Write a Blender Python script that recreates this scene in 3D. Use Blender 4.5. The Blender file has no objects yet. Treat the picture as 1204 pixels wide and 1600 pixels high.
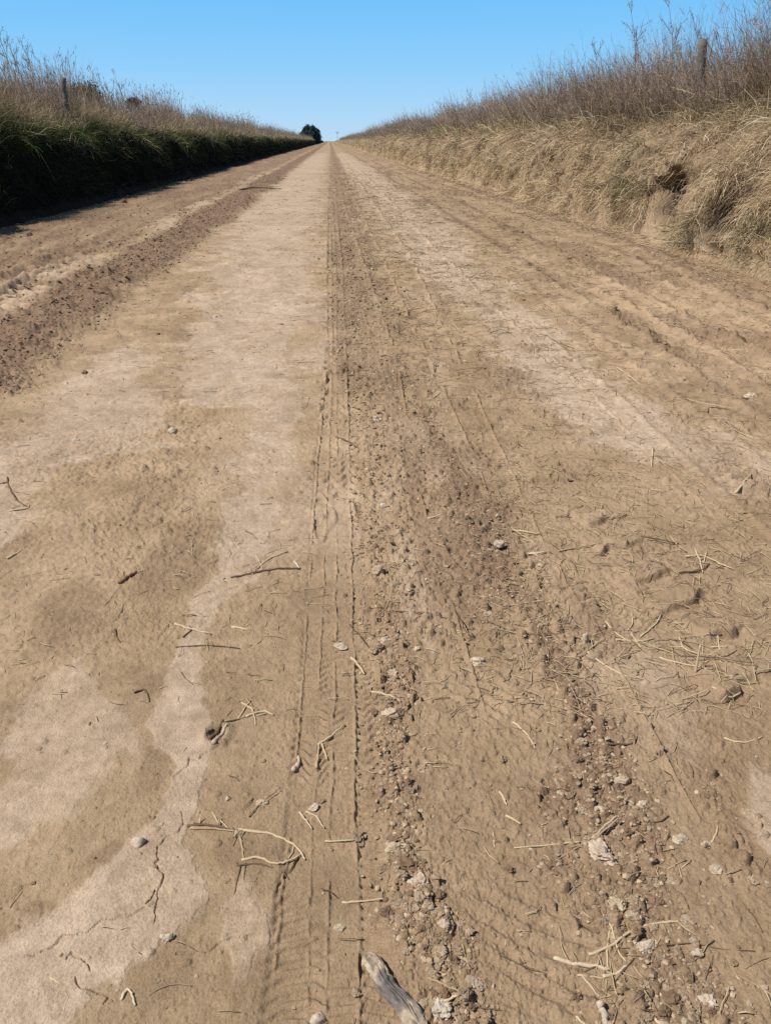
import bpy, bmesh, math, random
import numpy as np
from mathutils import Vector, Matrix

random.seed(7)
rng = np.random.default_rng(11)
R = math.radians
scene = bpy.context.scene
col = scene.collection

# ------------------------------------------------------------------ camera
CAM_H, F_PX, PITCH, YAW = 1.55, 1200.0, R(25.8), R(3.73)
cam_d = bpy.data.cameras.new('camera')
cam = bpy.data.objects.new('camera', cam_d)
col.objects.link(cam)
cam.location = (0, 0, CAM_H)
cam.rotation_euler = (math.pi / 2 - PITCH, 0, -YAW)
cam_d.sensor_fit = 'VERTICAL'
cam_d.sensor_height = 24.0
cam_d.sensor_width = 24.0 * 1204 / 1600
cam_d.lens = 24.0 * F_PX / 1600.0
cam_d.clip_start = 0.05
cam_d.clip_end = 6000
scene.camera = cam

_fw = np.array([math.sin(YAW) * math.cos(PITCH), math.cos(YAW) * math.cos(PITCH), -math.sin(PITCH)])
_rt = np.array([math.cos(YAW), -math.sin(YAW), 0.0])
_up = np.cross(_rt, _fw)
_C = np.array([0, 0, CAM_H])


def ray(px, py):
    return _fw + _rt * ((px - 602.0) / F_PX) - _up * ((py - 800.0) / F_PX)


def on_ground(px, py, z=0.0):
    """photo pixel -> point on the level z"""
    d = ray(px, py)
    return _C + d * ((z - CAM_H) / d[2])


def on_x(px, py, x):
    """photo pixel -> point on the upright sheet at lateral distance x"""
    d = ray(px, py)
    return _C + d * (x / d[0])


def depth_of(p):
    return float(np.dot(np.asarray(p) - _C, _fw))


# ------------------------------------------------------------------ noise
def _hash(ix, iy, seed):
    h = (ix.astype(np.uint32) * np.uint32(374761393) + iy.astype(np.uint32) * np.uint32(668265263)
         + np.uint32((seed * 2246822519) & 0xffffffff))
    h = (h ^ (h >> np.uint32(13))) * np.uint32(1274126177)
    h = h ^ (h >> np.uint32(16))
    return (h & np.uint32(0xffffff)).astype(np.float32) / np.float32(0xffffff)


def vnoise(x, y, seed=0):
    x = np.asarray(x, np.float64); y = np.asarray(y, np.float64)
    fx = np.floor(x); fy = np.floor(y)
    ix = fx.astype(np.int64); iy = fy.astype(np.int64)
    tx = (x - fx).astype(np.float32); ty = (y - fy).astype(np.float32)
    tx = tx * tx * tx * (tx * (tx * 6 - 15) + 10)
    ty = ty * ty * ty * (ty * (ty * 6 - 15) + 10)
    a = _hash(ix, iy, seed); b = _hash(ix + 1, iy, seed)
    c = _hash(ix, iy + 1, seed); d = _hash(ix + 1, iy + 1, seed)
    return ((a + (b - a) * tx) * (1 - ty) + (c + (d - c) * tx) * ty) * 2 - 1


def fbm(x, y, octs, seed=0, gain=0.5):
    s = 0.0; a = 1.0; n = 0.0
    for i in range(octs):
        c, sn = math.cos(i * 0.9 + .3), math.sin(i * 0.9 + .3)
        s = s + a * vnoise((x * c - y * sn) * 2 ** i + 17.3 * i, (x * sn + y * c) * 2 ** i + 9.1 * i, seed + i)
        n += a; a *= gain
    return s / n


def sstep(a, b, x):
    t = np.clip((x - a) / (b - a), 0, 1)
    return t * t * (3 - 2 * t)


def domes(x, y, cell, seed, prob):
    """rounded crumbs of soil, one at most per cell; prob is a per-point density"""
    gx = np.floor(x / cell); gy = np.floor(y / cell)
    out = np.zeros_like(x, dtype=np.float32)
    for dx in (-1, 0, 1):
        for dy in (-1, 0, 1):
            cx = (gx + dx).astype(np.int64); cy = (gy + dy).astype(np.int64)
            h1 = _hash(cx, cy, seed); h2 = _hash(cx, cy, seed + 1); h3 = _hash(cx, cy, seed + 2); h4 = _hash(cx, cy, seed + 3)
            px = (cx + .15 + .7 * h1) * cell; py = (cy + .15 + .7 * h2) * cell
            r = cell * (.22 + .38 * h3)
            ang = h4 * 6.283
            ux = (x - px) * np.cos(ang) + (y - py) * np.sin(ang); uy = (y - py) * np.cos(ang) - (x - px) * np.sin(ang)
            q = 1 - (ux * ux + uy * uy * (1.2 + 1.4 * h2)) / (r * r)
            v = np.where((q > 0) & (h4 * .999 < prob), np.sqrt(np.maximum(q, 0)) * r * (.5 + .5 * h1), 0)
            out = np.maximum(out, v)
    return out


# ------------------------------------------------------------------ road features traced along the road
def trace(pts):
    """[(pixel y, pixel x)...] -> arrays (Y, X) sorted along the road"""
    w = np.array([on_ground(px, py)[:2] for py, px in pts])
    o = np.argsort(w[:, 1])
    return w[o, 1], w[o, 0]


RIBS = [trace(t) for t in (
    [(265, 515.5), (330, 512), (430, 510), (550, 512), (733, 495), (1000, 478), (1130, 468), (1270, 455), (1400, 440), (1600, 415)],
    [(265, 517.5), (330, 516), (430, 518), (550, 519), (733, 513), (1000, 501), (1130, 498), (1270, 489), (1430, 481), (1600, 476)],
    [(265, 519.5), (330, 520), (430, 525), (550, 526), (733, 526), (1000, 524), (1130, 521), (1270, 516), (1430, 512), (1600, 510)],
    [(265, 522), (330, 526), (430, 535), (550, 540), (733, 546), (1000, 552), (1130, 553), (1270, 555), (1430, 558), (1600, 562)])]
RIDGE_A = trace([(300, 530), (420, 548), (520, 552), (620, 555), (700, 570), (800, 580), (900, 591), (1000, 605), (1080, 616), (1200, 622), (1330, 628), (1400, 650), (1500, 690), (1600, 725)])
RIDGE_B = trace([(300, 542), (420, 580), (520, 610), (640, 655), (720, 702), (860, 772), (940, 822), (1050, 872), (1130, 920), (1240, 945), (1330, 985), (1450, 1015), (1560, 1085), (1620, 1110)])
LINE_A = trace([(330, 540), (460, 585), (560, 620), (740, 648), (880, 683), (1030, 732), (1120, 760)])
LINE_C = trace([(300, 548), (400, 596), (500, 640), (600, 688), (700, 735), (800, 772)])
LINE_D = trace([(300, 596), (400, 690), (500, 795), (600, 905), (700, 1010), (800, 1110), (900, 1204)])
LINE_E = trace([(300, 462), (420, 395), (520, 335), (650, 262), (800, 175), (950, 90)])
LINE_B = trace([(400, 640), (560, 715), (740, 800), (830, 840), (940, 900), (1060, 975), (1190, 1040), (1270, 1085), (1400, 1165)])


def band(rows):
    """[(pixel y, x0, x1)...] -> (Y, X0, X1) along the road"""
    Y = []; A = []; B = []
    for py, a, b in rows:
        pa = on_ground(a, py); pb = on_ground(b, py)
        Y.append((pa[1] + pb[1]) / 2); A.append(pa[0]); B.append(pb[0])
    o = np.argsort(Y)
    return np.array(Y)[o], np.array(A)[o], np.array(B)[o]


PALE = [(band(r), s) for r, s in (
    ([(240, 492, 512), (300, 400, 500), (400, 330, 498), (500, 300, 498), (580, 240, 478), (630, 300, 440)], 1.0),
    ([(560, 130, 260), (600, 60, 230), (660, 60, 255), (700, 40, 240), (730, -60, 120)], .9),
    ([(600, 392, 470), (660, 380, 462), (720, 360, 468), (760, 375, 440)], .8),
    ([(730, -80, 70), (790, -80, 60), (850, -90, 20)], .8),
    ([(800, 335, 440), (850, 330, 440), (900, 318, 425), (950, 298, 345), (1000, 280, 325), (1080, 255, 325), (1130, 225, 330),
      (1200, 270, 330), (1260, 255, 315), (1320, 190, 305), (1370, 120, 330), (1420, 40, 350), (1500, -60, 245), (1560, -60, 150), (1620, -60, 90)], 1.0),
    ([(1090, 40, 150), (1150, 10, 215), (1220, 20, 160), (1290, -60, 110)], .7),
    ([(1420, 330, 420), (1460, 330, 440), (1490, 340, 420)], .6),
    ([(240, 520, 545), (300, 560, 640), (350, 600, 720), (400, 630, 750), (450, 680, 800), (500, 720, 850), (560, 780, 920), (620, 830, 1000), (660, 850, 1060), (690, 900, 1204), (720, 1010, 1260), (770, 1120, 1300)], 1.0),
    ([(1240, 1150, 1260), (1280, 1145, 1260), (1320, 1170, 1260)], 1.0),
    ([(850, 600, 650), (900, 605, 660), (960, 630, 700), (990, 650, 690)], .55),
)]
DAMP = [((242, 1195), (30, 62)), ((170, 1345), (40, 32)), ((245, 1520), (62, 75)), ((300, 1110), (45, 22)), ((240, 1070), (30, 20)), ((390, 1330), (60, 40)),
        ((110, 960), (60, 60)), ((270, 880), (60, 70)), ((620, 1240), (60, 60)), ((830, 1250), (90, 60)), ((60, 1420), (30, 12))]
DAMP = [(on_ground(*c)[:2], abs(on_ground(c[0] + r[0], c[1])[0] - on_ground(*c)[0]),
         abs(on_ground(c[0], c[1] - r[1])[1] - on_ground(c[0], c[1] + r[1])[1]) / 2) for c, r in DAMP]


STRIP = band([(232, 515, 521), (300, 507, 546), (400, 507, 562), (500, 511, 600), (600, 518, 680), (680, 530, 715), (800, 545, 780)])
HEAPS = []
for (cx, cy), (rx, ry), k in (((640, 1395), (42, 85), 1), ((625, 1340), (34, 30), 1), ((690, 1480), (40, 60), .9), ((700, 1580), (60, 45), 1), ((592, 880), (22, 60), .9), ((605, 1010), (26, 55), .9),
                              ((575, 800), (25, 40), .7), ((612, 1120), (26, 28), .7), ((620, 1250), (30, 45), .6), ((975, 1430), (70, 50), .9), ((930, 1150), (50, 110), .7), ((860, 1020), (60, 90), .7), ((1000, 1560), (120, 60), .6), ((800, 900), (50, 70), .6)):
    c_ = on_ground(cx, cy)
    HEAPS.append((c_[:2], abs(on_ground(cx + rx, cy)[0] - c_[0]), abs(on_ground(cx, cy - ry)[1] - on_ground(cx, cy + ry)[1]) / 2, k))


def poly(pts):
    return np.array([on_ground(x, y)[:2] for x, y in pts])


CRACKS = [poly(p) for p in (
    [(350, 1166), (330, 1176), (310, 1188), (296, 1187), (290, 1203), (270, 1215)],
    [(284, 1270), (288, 1290), (276, 1304), (262, 1312), (246, 1325), (248, 1345), (244, 1352), (258, 1368), (252, 1388), (246, 1402), (246, 1420), (240, 1445)],
    [(246, 1412), (225, 1424), (208, 1432), (185, 1436), (160, 1440), (140, 1458), (118, 1465), (100, 1464), (80, 1485), (62, 1492), (36, 1500)],
    [(400, 1462), (370, 1466), (345, 1474), (325, 1488), (300, 1490), (276, 1494)],
    [(120, 1528), (124, 1545), (150, 1552), (172, 1562), (160, 1575)],
    [(108, 1500), (112, 1492), (136, 1512), (143, 1520)],
    [(430, 1395), (460, 1350), (468, 1330)],
)]
LEDGES = [poly(p) for p in (
    [(915, 822), (950, 812), (975, 806)], [(930, 862), (965, 855), (1010, 846)], [(984, 911), (1015, 905), (1052, 890)],
    [(1025, 962), (1055, 955), (1085, 938), (1112, 925)], [(1112, 1098), (1152, 1086), (1148, 1070), (1180, 1056), (1210, 1040)],
    [(1104, 1000), (1135, 990), (1158, 975)], [(1135, 752), (1185, 750)], [(1150, 766), (1204, 768)], [(820, 750), (845, 752), (905, 750)],
    [(1000, 930), (1010, 926), (1020, 920)],
)]


def seg_dist(P, x, y):
    """distance to a polyline, and the signed side"""
    best = np.full(x.shape, 1e9); side = np.zeros(x.shape); tpos = np.zeros(x.shape)
    n = len(P) - 1
    for i in range(n):
        a = P[i]; b = P[i + 1]; d = b - a
        L2 = float(d @ d)
        t = np.clip(((x - a[0]) * d[0] + (y - a[1]) * d[1]) / L2, 0, 1)
        dx = x - a[0] - t * d[0]; dy = y - a[1] - t * d[1]
        q = np.hypot(dx, dy); m = q < best
        best = np.where(m, q, best); side = np.where(m, np.sign(d[0] * dy - d[1] * dx), side); tpos = np.where(m, (i + t) / n, tpos)
    return best, side, tpos


HOLES = [(on_ground(590, 657)[:2], .05, .022), (on_ground(338, 1150)[:2], .035, .02), (on_ground(660, 1200)[:2], .022, .010),
         (on_ground(1080, 255)[:2], .03, .02)]


def masks(x, y):
    """pale crust, loose dark soil, damp stain at road points"""
    wob = fbm(x * 3.1, y * 1.6, 4, 40) * .30 + fbm(x * 14, y * 7, 3, 47) * .10
    far = sstep(4, 20, y)
    streak = .55 * fbm(x * 1.6, y * 7.0, 3, 45) * sstep(1.5, 4, y)
    pale = np.zeros(x.shape)
    for (Y, A, B), s in PALE:
        a = np.interp(y, Y, A); b = np.interp(y, Y, B); w = (b - a) / 2
        d = (w - np.abs(x - (a + b) / 2)) / np.maximum(w, .03)
        e0 = np.interp(y, [Y[0] - .12 - .04 * Y[0], Y[0] + .02], [0, 1]); e1 = np.interp(y, [Y[-1], Y[-1] * 1.12 + .1], [1, 0])
        m = sstep(-.07, .24, (d + wob * 1.9 + fbm(x * 40, y * 26, 3, 48) * .25 + streak) - (1 - e0 * e1) * 1.6) * s
        pale = np.maximum(pale, m)
    pale = np.maximum(pale, sstep(.25, .6, fbm(x * 1.7 + 5, y * .6, 4, 60) + .15 * far) * .45 * (np.abs(x + .2) < 2.3))
    fine = fbm(x * 9, y * 5, 4, 52)
    # loose soil: the windrow on one side, crumbs beside the track
    e = .16 * fbm(x * 1.3, y * .9, 4, 61) + .05 * fbm(x * 11, y * 6, 3, 66)
    e2 = .25 * fbm(x * .8, y * .5, 3, 63)
    wind = sstep(-3.45, -3.05, x + e + e2) * (1 - sstep(-2.52, -2.0, x + e * 1.8 + e2)) * (1.15 + .3 * fbm(x * 2.4, y * 1.6, 3, 64))
    till_l = sstep(3.2, 3.6, -x) * (.76 + .6 * fbm(x * 3.4 + .4 * vnoise(y * .2, x * 0, 65), y * .5, 4, 67))
    wind = np.clip(np.maximum(wind, till_l), 0, 1)
    loose = wind.copy()
    for (Y, X), w, k, sd in ((RIDGE_A, .045, .85, 3), (RIDGE_B, .085, .9, 5)):
        ww = w * (1 + .05 * np.clip(y, 0, 40)) * (1 + .9 * vnoise(y * 2.2 + 1.7, y * 0, sd))
        d = np.abs(x - np.interp(y, Y, X) - .05 * vnoise(y * 4.1, y * 0 + 3.3, sd + 1))
        m = (1 - sstep(.35, 1.3, d / np.maximum(ww, .01) + .5 * fine)) * k
        loose = np.maximum(loose, m * (.45 + .55 * sstep(-.35, .25, vnoise(y * 2.7, y * 0 + 8, sd + 7))))
    # general scatter between and right of the track
    mid = sstep(.05, .15, x) * (1 - sstep(.75 + .10 * y, 1.0 + .14 * y, x)) * (1 - far * .6)
    loose = np.maximum(loose, mid * sstep(.05, .6, fbm(x * 4, y * 2.2, 4, 71)) * .55)
    rgt = sstep(2.0, 2.7, x + .5 * fbm(x * .8, y * .4, 3, 81)) * sstep(-.1, .5, fbm(x * 1.9, y * .5, 4, 84))
    loose = np.maximum(loose, rgt * .75)
    rows = sstep(.25, .75, vnoise(x * 3.2 + .15 * vnoise(y * .3, x * 0, 2), y * .05, 91)) * np.where(x < -3.4, 1, 0) * sstep(-.4, .3, fbm(x * 1.2, y * .4, 3, 95))
    loose = np.maximum(loose, rows * .95)
    lugs = sstep(-3.85, -3.7, x + e2 * .5) * (1 - sstep(-3.3, -3.1, x + e2 * .5)) * sstep(.0, .5, np.sin((y + .35 * np.abs(x + 3.57)) * 2 * math.pi / .24)) * sstep(-.4, .1, vnoise(y * .35, y * 0, 143))
    loose = loose * (1 - .8 * lugs)
    pale = np.maximum(pale * (1 - np.clip(loose * 1.3, 0, 1)), .8 * lugs) * (.80 + .25 * fbm(x * 6, y * 6, 3, 49))
    damp = np.zeros(x.shape)
    for c, rx, ry in DAMP:
        q = np.hypot((x - c[0]) / rx, (y - c[1]) / ry)
        damp = np.maximum(damp, 1 - sstep(.55, 1.25, q + wob * 1.1))
    damp = np.maximum(damp, .75 * sstep(.1, .55, fbm(x * 2.2 + 3, y * 1.2, 4, 33)) * (np.abs(x) < 3))
    Y, A, B = STRIP
    a = np.interp(y, Y, A); b = np.interp(y, Y, B); w = (b - a) / 2
    d = (w - np.abs(x - (a + b) / 2)) / np.maximum(w, .02)
    m = sstep(-.1, .6, d + wob * 1.5) * sstep(1.9, 2.6, y) * (.45 + .4 * sstep(-.3, .3, fbm(x * 7, y * 2.2, 3, 88)))
    loose = np.maximum(loose, .85 * m)
    for xr, sd in ((3.55, 140), (2.75, 144), (4.45, 147), (5.0, 151)):
        xx = xr + .07 * vnoise(y * .3, y * 0, sd)
        loose = np.maximum(loose, 1.0 * np.exp(-((x - xx) / (.09 + .05 * (xr > 4.8))) ** 2) * sstep(-.9, -.1, vnoise(y * .6, y * 0, sd + 30)))
    crumb = np.maximum(loose, .045 * sstep(2.2, 4, y) * (1 - .8 * pale))
    for c, rx, ry, k in HEAPS:
        q = np.hypot((x - c[0]) / rx, (y - c[1]) / ry)
        crumb = np.maximum(crumb, k * (1 - sstep(.45, 1.2, q + fine * .8)))
    ra = 1 - .7 * (np.abs(x - np.interp(y, *RIDGE_A)) < .12 + .02 * y) * (y < 5)
    loose = loose * ra
    damp = np.maximum(damp, (.75 * (1 - sstep(1.0, 4.5, y + 1.2 * fbm(x * 1.1, y * .8, 3, 37))) * sstep(-1.2, .2, x + .6 * wob)))
    return pale, loose, damp, crumb


def height(x, y, foot, M=None):
    """height of the road at x, y; foot is the size of the finest detail to keep"""
    pale, loose_c, damp, loose = masks(x, y) if M is None else M
    keep = lambda wl: np.clip((wl / np.maximum(foot, 1e-4) - 1.6) / 1.6, 0, 1)
    h = .012 * fbm(x * .5, y * .25, 3, 101)
    rough = (1 - .72 * pale)
    h = h + .0045 * fbm(x * 5, y * 4.5, 2, 104) * (.5 + .5 * rough) * keep(.2)
    # plates of crust: noise squeezed into terraces
    n = fbm(x * 13, y * 11, 2, 107)
    lft = np.maximum(.45 + .55 * sstep(-.5, .2, x + .5 * fbm(x * 2, y * 1.1, 2, 105)), 1.15 * sstep(1.5, 2.5, y + .5 * fbm(x * 1.4, y * 1.1, 2, 106)))
    rz = sstep(-.15, .45, fbm(x * 1.5, y * 1.2, 3, 108)) * (.30 + .70 * sstep(1.5, 3.5, y)) * lft
    h = h + .0050 * (np.clip(n * 4.5, -.3, 1)) * rough * rz * keep(.07)
    n = fbm(x * 30, y * 24, 2, 109)
    h = h + .0026 * (np.clip(n * 5, -.3, 1)) * rough * (.12 + .88 * rz) * keep(.03)
    h = h + .0020 * vnoise(x * 34, y * 28, 110) * rough * rz * keep(.03)
    h = h + .0030 * np.clip(fbm(x * 60, y * 52, 2, 113) * 2.4, -.8, 1) * (.10 + .45 * rough + .45 * rz) * lft * keep(.017)
    h = h + .0020 * vnoise(x * 170, y * 150, 117) * (.25 + .75 * rough) * (.25 + 1.0 * sstep(-.2, .4, fbm(x * 2.5, y * 2, 3, 118)))
    h = h + .0022 * sstep(.35, .55, pale) * keep(.05) * keep(.006)
    # lower streaks that run across the road
    st = fbm(x * 2.1, y * 9.0, 3, 120)
    h = h + .018 * np.clip(st * 2, -.6, 1) * sstep(2.0, 6, y) * keep(.1)
    h = h + .022 * np.clip(fbm(x * 3.5, y * 5.5, 3, 123) * 2, -.5, 1) * sstep(3, 9, y) * (.4 + .6 * rough) * keep(.14)
    till = np.maximum(sstep(3.0, 3.5, -x), sstep(2.2, 3.2, x))
    h = h + till * np.where(x > 0, .32, 1.0) * (.026 * np.clip(fbm(x * 5, y * 3.6, 3, 126) * 3.2, -.8, 1) * keep(.16) + .018 * np.clip(fbm(x * 12, y * 9, 2, 128) * 3.2, -.8, 1) * keep(.07) + .008 * np.clip(fbm(x * 30, y * 24, 2, 129) * 3, -.8, 1) * keep(.03))
    h = h + till * domes(x, y, .13, 240, np.full(x.shape, .22)) * .45 * keep(.09)
    # windrow of loose soil and parallel grader ridges
    wl = sstep(-3.75, -3.1, x) * (1 - sstep(-2.6, -2.1, x))
    h = h + .016 * wl * (1 + .8 * vnoise(y * .6, x * 0, 125))
    for X, w, a in ((-6.1, .07, .06), (-5.75, .05, .05), (-5.3, .08, .05), (-4.95, .05, .05), (-4.6, .06, .06), (-4.2, .09, .06), (-3.8, .06, .05),
                    (1.9, .03, .012), (2.3, .04, .018), (2.65, .05, .03), (3.0, .045, .035), (3.32, .05, .05), (3.9, .05, .045), (4.25, .05, .05), (4.6, .045, .055), (4.78, .03, .04), (5.0, .05, .065), (5.3, .12, .08)):
        xx = X + .10 * vnoise(y * .28, y * 0 + X, 130) + .03 * vnoise(y * 1.7, y * 0 + X, 131)
        br = .45 + .55 * sstep(-.5, .3, vnoise(y * .9, y * 0 + X * 3, 133))
        h = h + a * br * np.exp(-((x - xx) / w) ** 2) * keep(w * 1.5)
    xr = 3.55 + .05 * vnoise(y * .4, y * 0, 140)
    h = h - .085 * np.exp(-((x - xr) / .065) ** 2) * sstep(-.8, -.1, vnoise(y * .5, y * 0, 141)) * keep(.1)
    xr = 2.75 + .07 * vnoise(y * .3, y * 0, 144)
    h = h - .045 * np.exp(-((x - xr) / .05) ** 2) * sstep(-.5, .1, vnoise(y * .6, y * 0, 146)) * keep(.08)
    xr = 4.45 + .05 * vnoise(y * .3, y * 0, 147)
    h = h - .06 * np.exp(-((x - xr) / .06) ** 2) * sstep(-.6, .0, vnoise(y * .4, y * 0, 148)) * keep(.08)
    # big tractor lugs along the far side of the windrow
    lug = np.maximum(sstep(-3.85, -3.7, x) * (1 - sstep(-3.3, -3.1, x)), .8 * sstep(-5.3, -5.15, x) * (1 - sstep(-4.75, -4.6, x)))
    h = h + .040 * lug * np.sin((y + .35 * np.abs(x + 3.57)) * 2 * math.pi / .24) * keep(.2) * sstep(-.5, .2, vnoise(y * .35, y * 0, 143))
    lug = sstep(3.25, 3.4, x) * (1 - sstep(3.9, 4.05, x))
    h = h + .014 * lug * np.sin((y - .3 * x) * 2 * math.pi / .22) * keep(.2) * sstep(-.2, .4, vnoise(y * .4, y * 0, 145))
    # crumbs
    m = loose > .02
    if m.any():
        xs, ys, ls = x[m], y[m], loose[m]
        k = keep(.035)[m] if np.ndim(foot) else keep(.035)
        add = np.zeros(xs.shape)
        wide = sstep(1.9, 2.4, np.abs(xs))
        add = np.maximum(add, domes(xs, ys, .09, 201, ls * .30) * .7 * (keep(.10)[m] if np.ndim(foot) else 1) * wide)
        add = np.maximum(add, domes(xs, ys, .045, 205, ls * (.75 + .25 * wide)) * 1.05 * (keep(.05)[m] if np.ndim(foot) else 1))
        add = np.maximum(add, domes(xs, ys, .024, 209, ls * .8) * .85 * (keep(.022)[m] if np.ndim(foot) else 1))
        add = np.maximum(add, domes(xs, ys, .012, 213, ls * .9) * .8 * (keep(.011)[m] if np.ndim(foot) else 1))
        add = add + ls * .014 * fbm(xs * 30, ys * 26, 3, 219) * k + ls * wide * .026 * np.clip(fbm(xs * 9, ys * 8, 3, 221) * 1.8, -.5, 1)
        h[m] += add
    # sparse crumbs everywhere on the rough ground
    near = foot < .012
    if np.any(near) and np.ndim(foot):
        xs, ys = x[near], y[near]
        p = (1 - pale[near] * .96) * np.where(xs > 0, .18, .05)
        h[near] += np.maximum(domes(xs, ys, .026, 231, p) * .5, domes(xs, ys, .014, 235, p * 1.8) * .6) * keep(.02)[near]
    # tyre track: pressed strip, ribs, cross grooves
    X0 = np.interp(y, *RIBS[0]); X3 = np.interp(y, *RIBS[3])
    press = sstep(-.02, .0, x - X0) * (1 - sstep(.05, .09, x - X3))
    h = h * (1 - .45 * press) - .004 * press
    wid = np.maximum(.0034, .00115 * y) * (1 + .4 * vnoise(y * 25, x * 0, 149))
    for i, (Y, X) in enumerate(RIBS):
        xx = np.interp(y, Y, X) + .004 * vnoise(y * 9, y * 0 + i, 150) + .0022 * vnoise(y * 38, y * 0 + i, 151)
        br = sstep(-.85, -.1, vnoise(y * 7, y * 0 + i * 5, 152) + (.35 if i == 3 else -.05)) * (.6 + .4 * sstep(-.5, .1, vnoise(y * .8, y * 0 + i * 3, 153)))
        jag = .5 + .5 * vnoise(y * 60, y * 0 + i * 9, 154) + .35 * vnoise(y * 140, y * 0 + i * 7, 155)
        h = h + (.0098, .0066, .0078, .0108)[i] * (1 + np.clip(.34 * (y - 1.5), 0, 3.2)) * br * jag * np.exp(-((x - xx) / wid) ** 2)
        h = h - (.0012, .0005, .0006, .0014)[i] * (1 + np.clip(.30 * (y - 1.5), 0, 3.2)) * br * np.exp(-((x - xx - wid * 2.0) / wid) ** 2)
    g = sstep(.008, .015, x - X3) * (1 - sstep(.055, .085, x - X3 + .02 * vnoise(y * 11, y * 0, 160)))
    ph = (y + .25 * (x - X3)) / .0265 + .6 * vnoise(y * 6, y * 0, 161)
    h = h - .0075 * g * sstep(.35, .85, np.sin(ph * 2 * math.pi)) * sstep(-.6, .0, vnoise(y * 3, y * 0, 163)) * keep(.02)
    ph = (y - .15 * x) / (.034 + .05 * sstep(2.5, 6, y)) + .8 * vnoise(x * 22, y * 5, 165)
    h = h + (.0030 + .012 * sstep(2.2, 6, y)) * press * np.clip(np.sin(ph * 2 * math.pi) * 1.5, -1, 1) * sstep(-.25, .3, fbm(x * 9, y * 2.5, 2, 166)) * keep(.03)
    # faint chevrons pressed between the two crumb ridges
    g = sstep(.05, .12, x - np.interp(y, *RIDGE_A)) * (1 - sstep(-.12, -.04, x - np.interp(y, *RIDGE_B)))
    ph = (y + .75 * x) / .062
    h = h + .0036 * g * np.clip(np.sin(ph * 2 * math.pi + 3.5 * fbm(x * 8, y * 6, 2, 170)) * 1.6, -1, 1) * sstep(.05, .4, fbm(x * 5, y * 3.5, 3, 171)) * keep(.04)
    for (Y, X), a in ((LINE_A, .009), (LINE_B, .010), (LINE_C, .008), (LINE_D, .009)):
        xx = np.interp(y, Y, X) + .004 * vnoise(y * 8, y * 0, 180)
        br = sstep(-.3, .25, vnoise(y * 4, y * 0 + Y[0], 182)) * sstep(Y[0] - .02, Y[0] + .1, y)
        h = h + a * (1 + np.clip(.25 * (y - 2), 0, 2.5)) * br * np.exp(-((x - xx) / np.maximum(.005, .0014 * y)) ** 2)
    # cracks, ledges, holes
    for P in CRACKS:
        lo = P.min(0) - .05; hi = P.max(0) + .05
        b = (x > lo[0]) & (x < hi[0]) & (y > lo[1]) & (y < hi[1])
        if b.any():
            jx = .004 * vnoise(x[b] * 60, y[b] * 60, 194); jy = .004 * vnoise(x[b] * 60, y[b] * 60, 195)
            d, s, t = seg_dist(P, x[b] + jx, y[b] + jy)
            wv = (.0015 + .0010 * vnoise(x[b] * 30, y[b] * 30, 196)) * np.clip(1.25 - np.abs(t * 2 - 1) ** 4, .4, 1)
            h[b] -= .0085 * np.exp(-(d / np.maximum(wv, .001)) ** 2)
    for P in LEDGES:
        lo = P.min(0) - .25; hi = P.max(0) + .25
        b = (x > lo[0]) & (x < hi[0]) & (y > lo[1]) & (y < hi[1])
        if b.any():
            jx = .02 * vnoise(x[b] * 14, y[b] * 14, 197); jy = .02 * vnoise(x[b] * 14, y[b] * 14, 198)
            d, s, t = seg_dist(P, x[b] + jx, y[b] + jy)
            fade = sstep(0, .12, t) * (1 - sstep(.88, 1, t))
            sd = d * s
            up = sstep(-.010, .010, sd) * np.exp(-(sd / .13) ** 2) * .030
            dn = np.exp(-((sd + .018) / .016) ** 2) * -.014
            h[b] += (up + dn) * fade * (.6 + .4 * vnoise(x[b] * 12, y[b] * 12, 199))
    for c, r, dp in HOLES:
        q = np.hypot(x - c[0], (y - c[1]) * .8)
        b = q < r * 4
        if b.any():
            h[b] += -dp * np.exp(-(q[b] / (r * .5)) ** 2) + dp * .5 * np.exp(-((q[b] - r) / (r * .4)) ** 2)
    return h


def ground_z(x, y):
    xa = np.atleast_1d(np.asarray(x, float)); ya = np.atleast_1d(np.asarray(y, float))
    return height(xa, ya, np.full(xa.shape, .01))


# ------------------------------------------------------------------ mesh helpers
def mesh_np(name, V, faces, smooth=True, colours=None, mats=None):
    """faces: list of (n, k) int arrays"""
    me = bpy.data.meshes.new(name)
    V = np.asarray(V, np.float32)
    me.vertices.add(len(V)); me.vertices.foreach_set('co', V.ravel())
    loops = np.concatenate([f.ravel() for f in faces]).astype(np.int32)
    sizes = np.concatenate([np.full(len(f), f.shape[1], np.int32) for f in faces])
    starts = np.concatenate([[0], np.cumsum(sizes)[:-1]]).astype(np.int32)
    me.loops.add(len(loops)); me.loops.foreach_set('vertex_index', loops)
    me.polygons.add(len(sizes)); me.polygons.foreach_set('loop_start', starts); me.polygons.foreach_set('loop_total', sizes)
    me.update(calc_edges=True)
    me.polygons.foreach_set('use_smooth', np.full(len(sizes), smooth, bool))
    if colours is not None:
        at = me.color_attributes.new('tint', 'FLOAT_COLOR', 'POINT')
        c = np.ones((len(V), 4), np.float32); c[:, :3] = colours
        at.data.foreach_set('color', c.ravel())
    if mats:
        me.materials.append(mats)
    me.validate()
    return me


def link(name, me, parent=None, loc=None, rot=None):
    o = bpy.data.objects.new(name, me)
    col.objects.link(o)
    if parent is not None:
        o.parent = parent
    if loc is not None:
        o.location = loc
    if rot is not None:
        o.rotation_euler = rot
    return o


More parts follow.
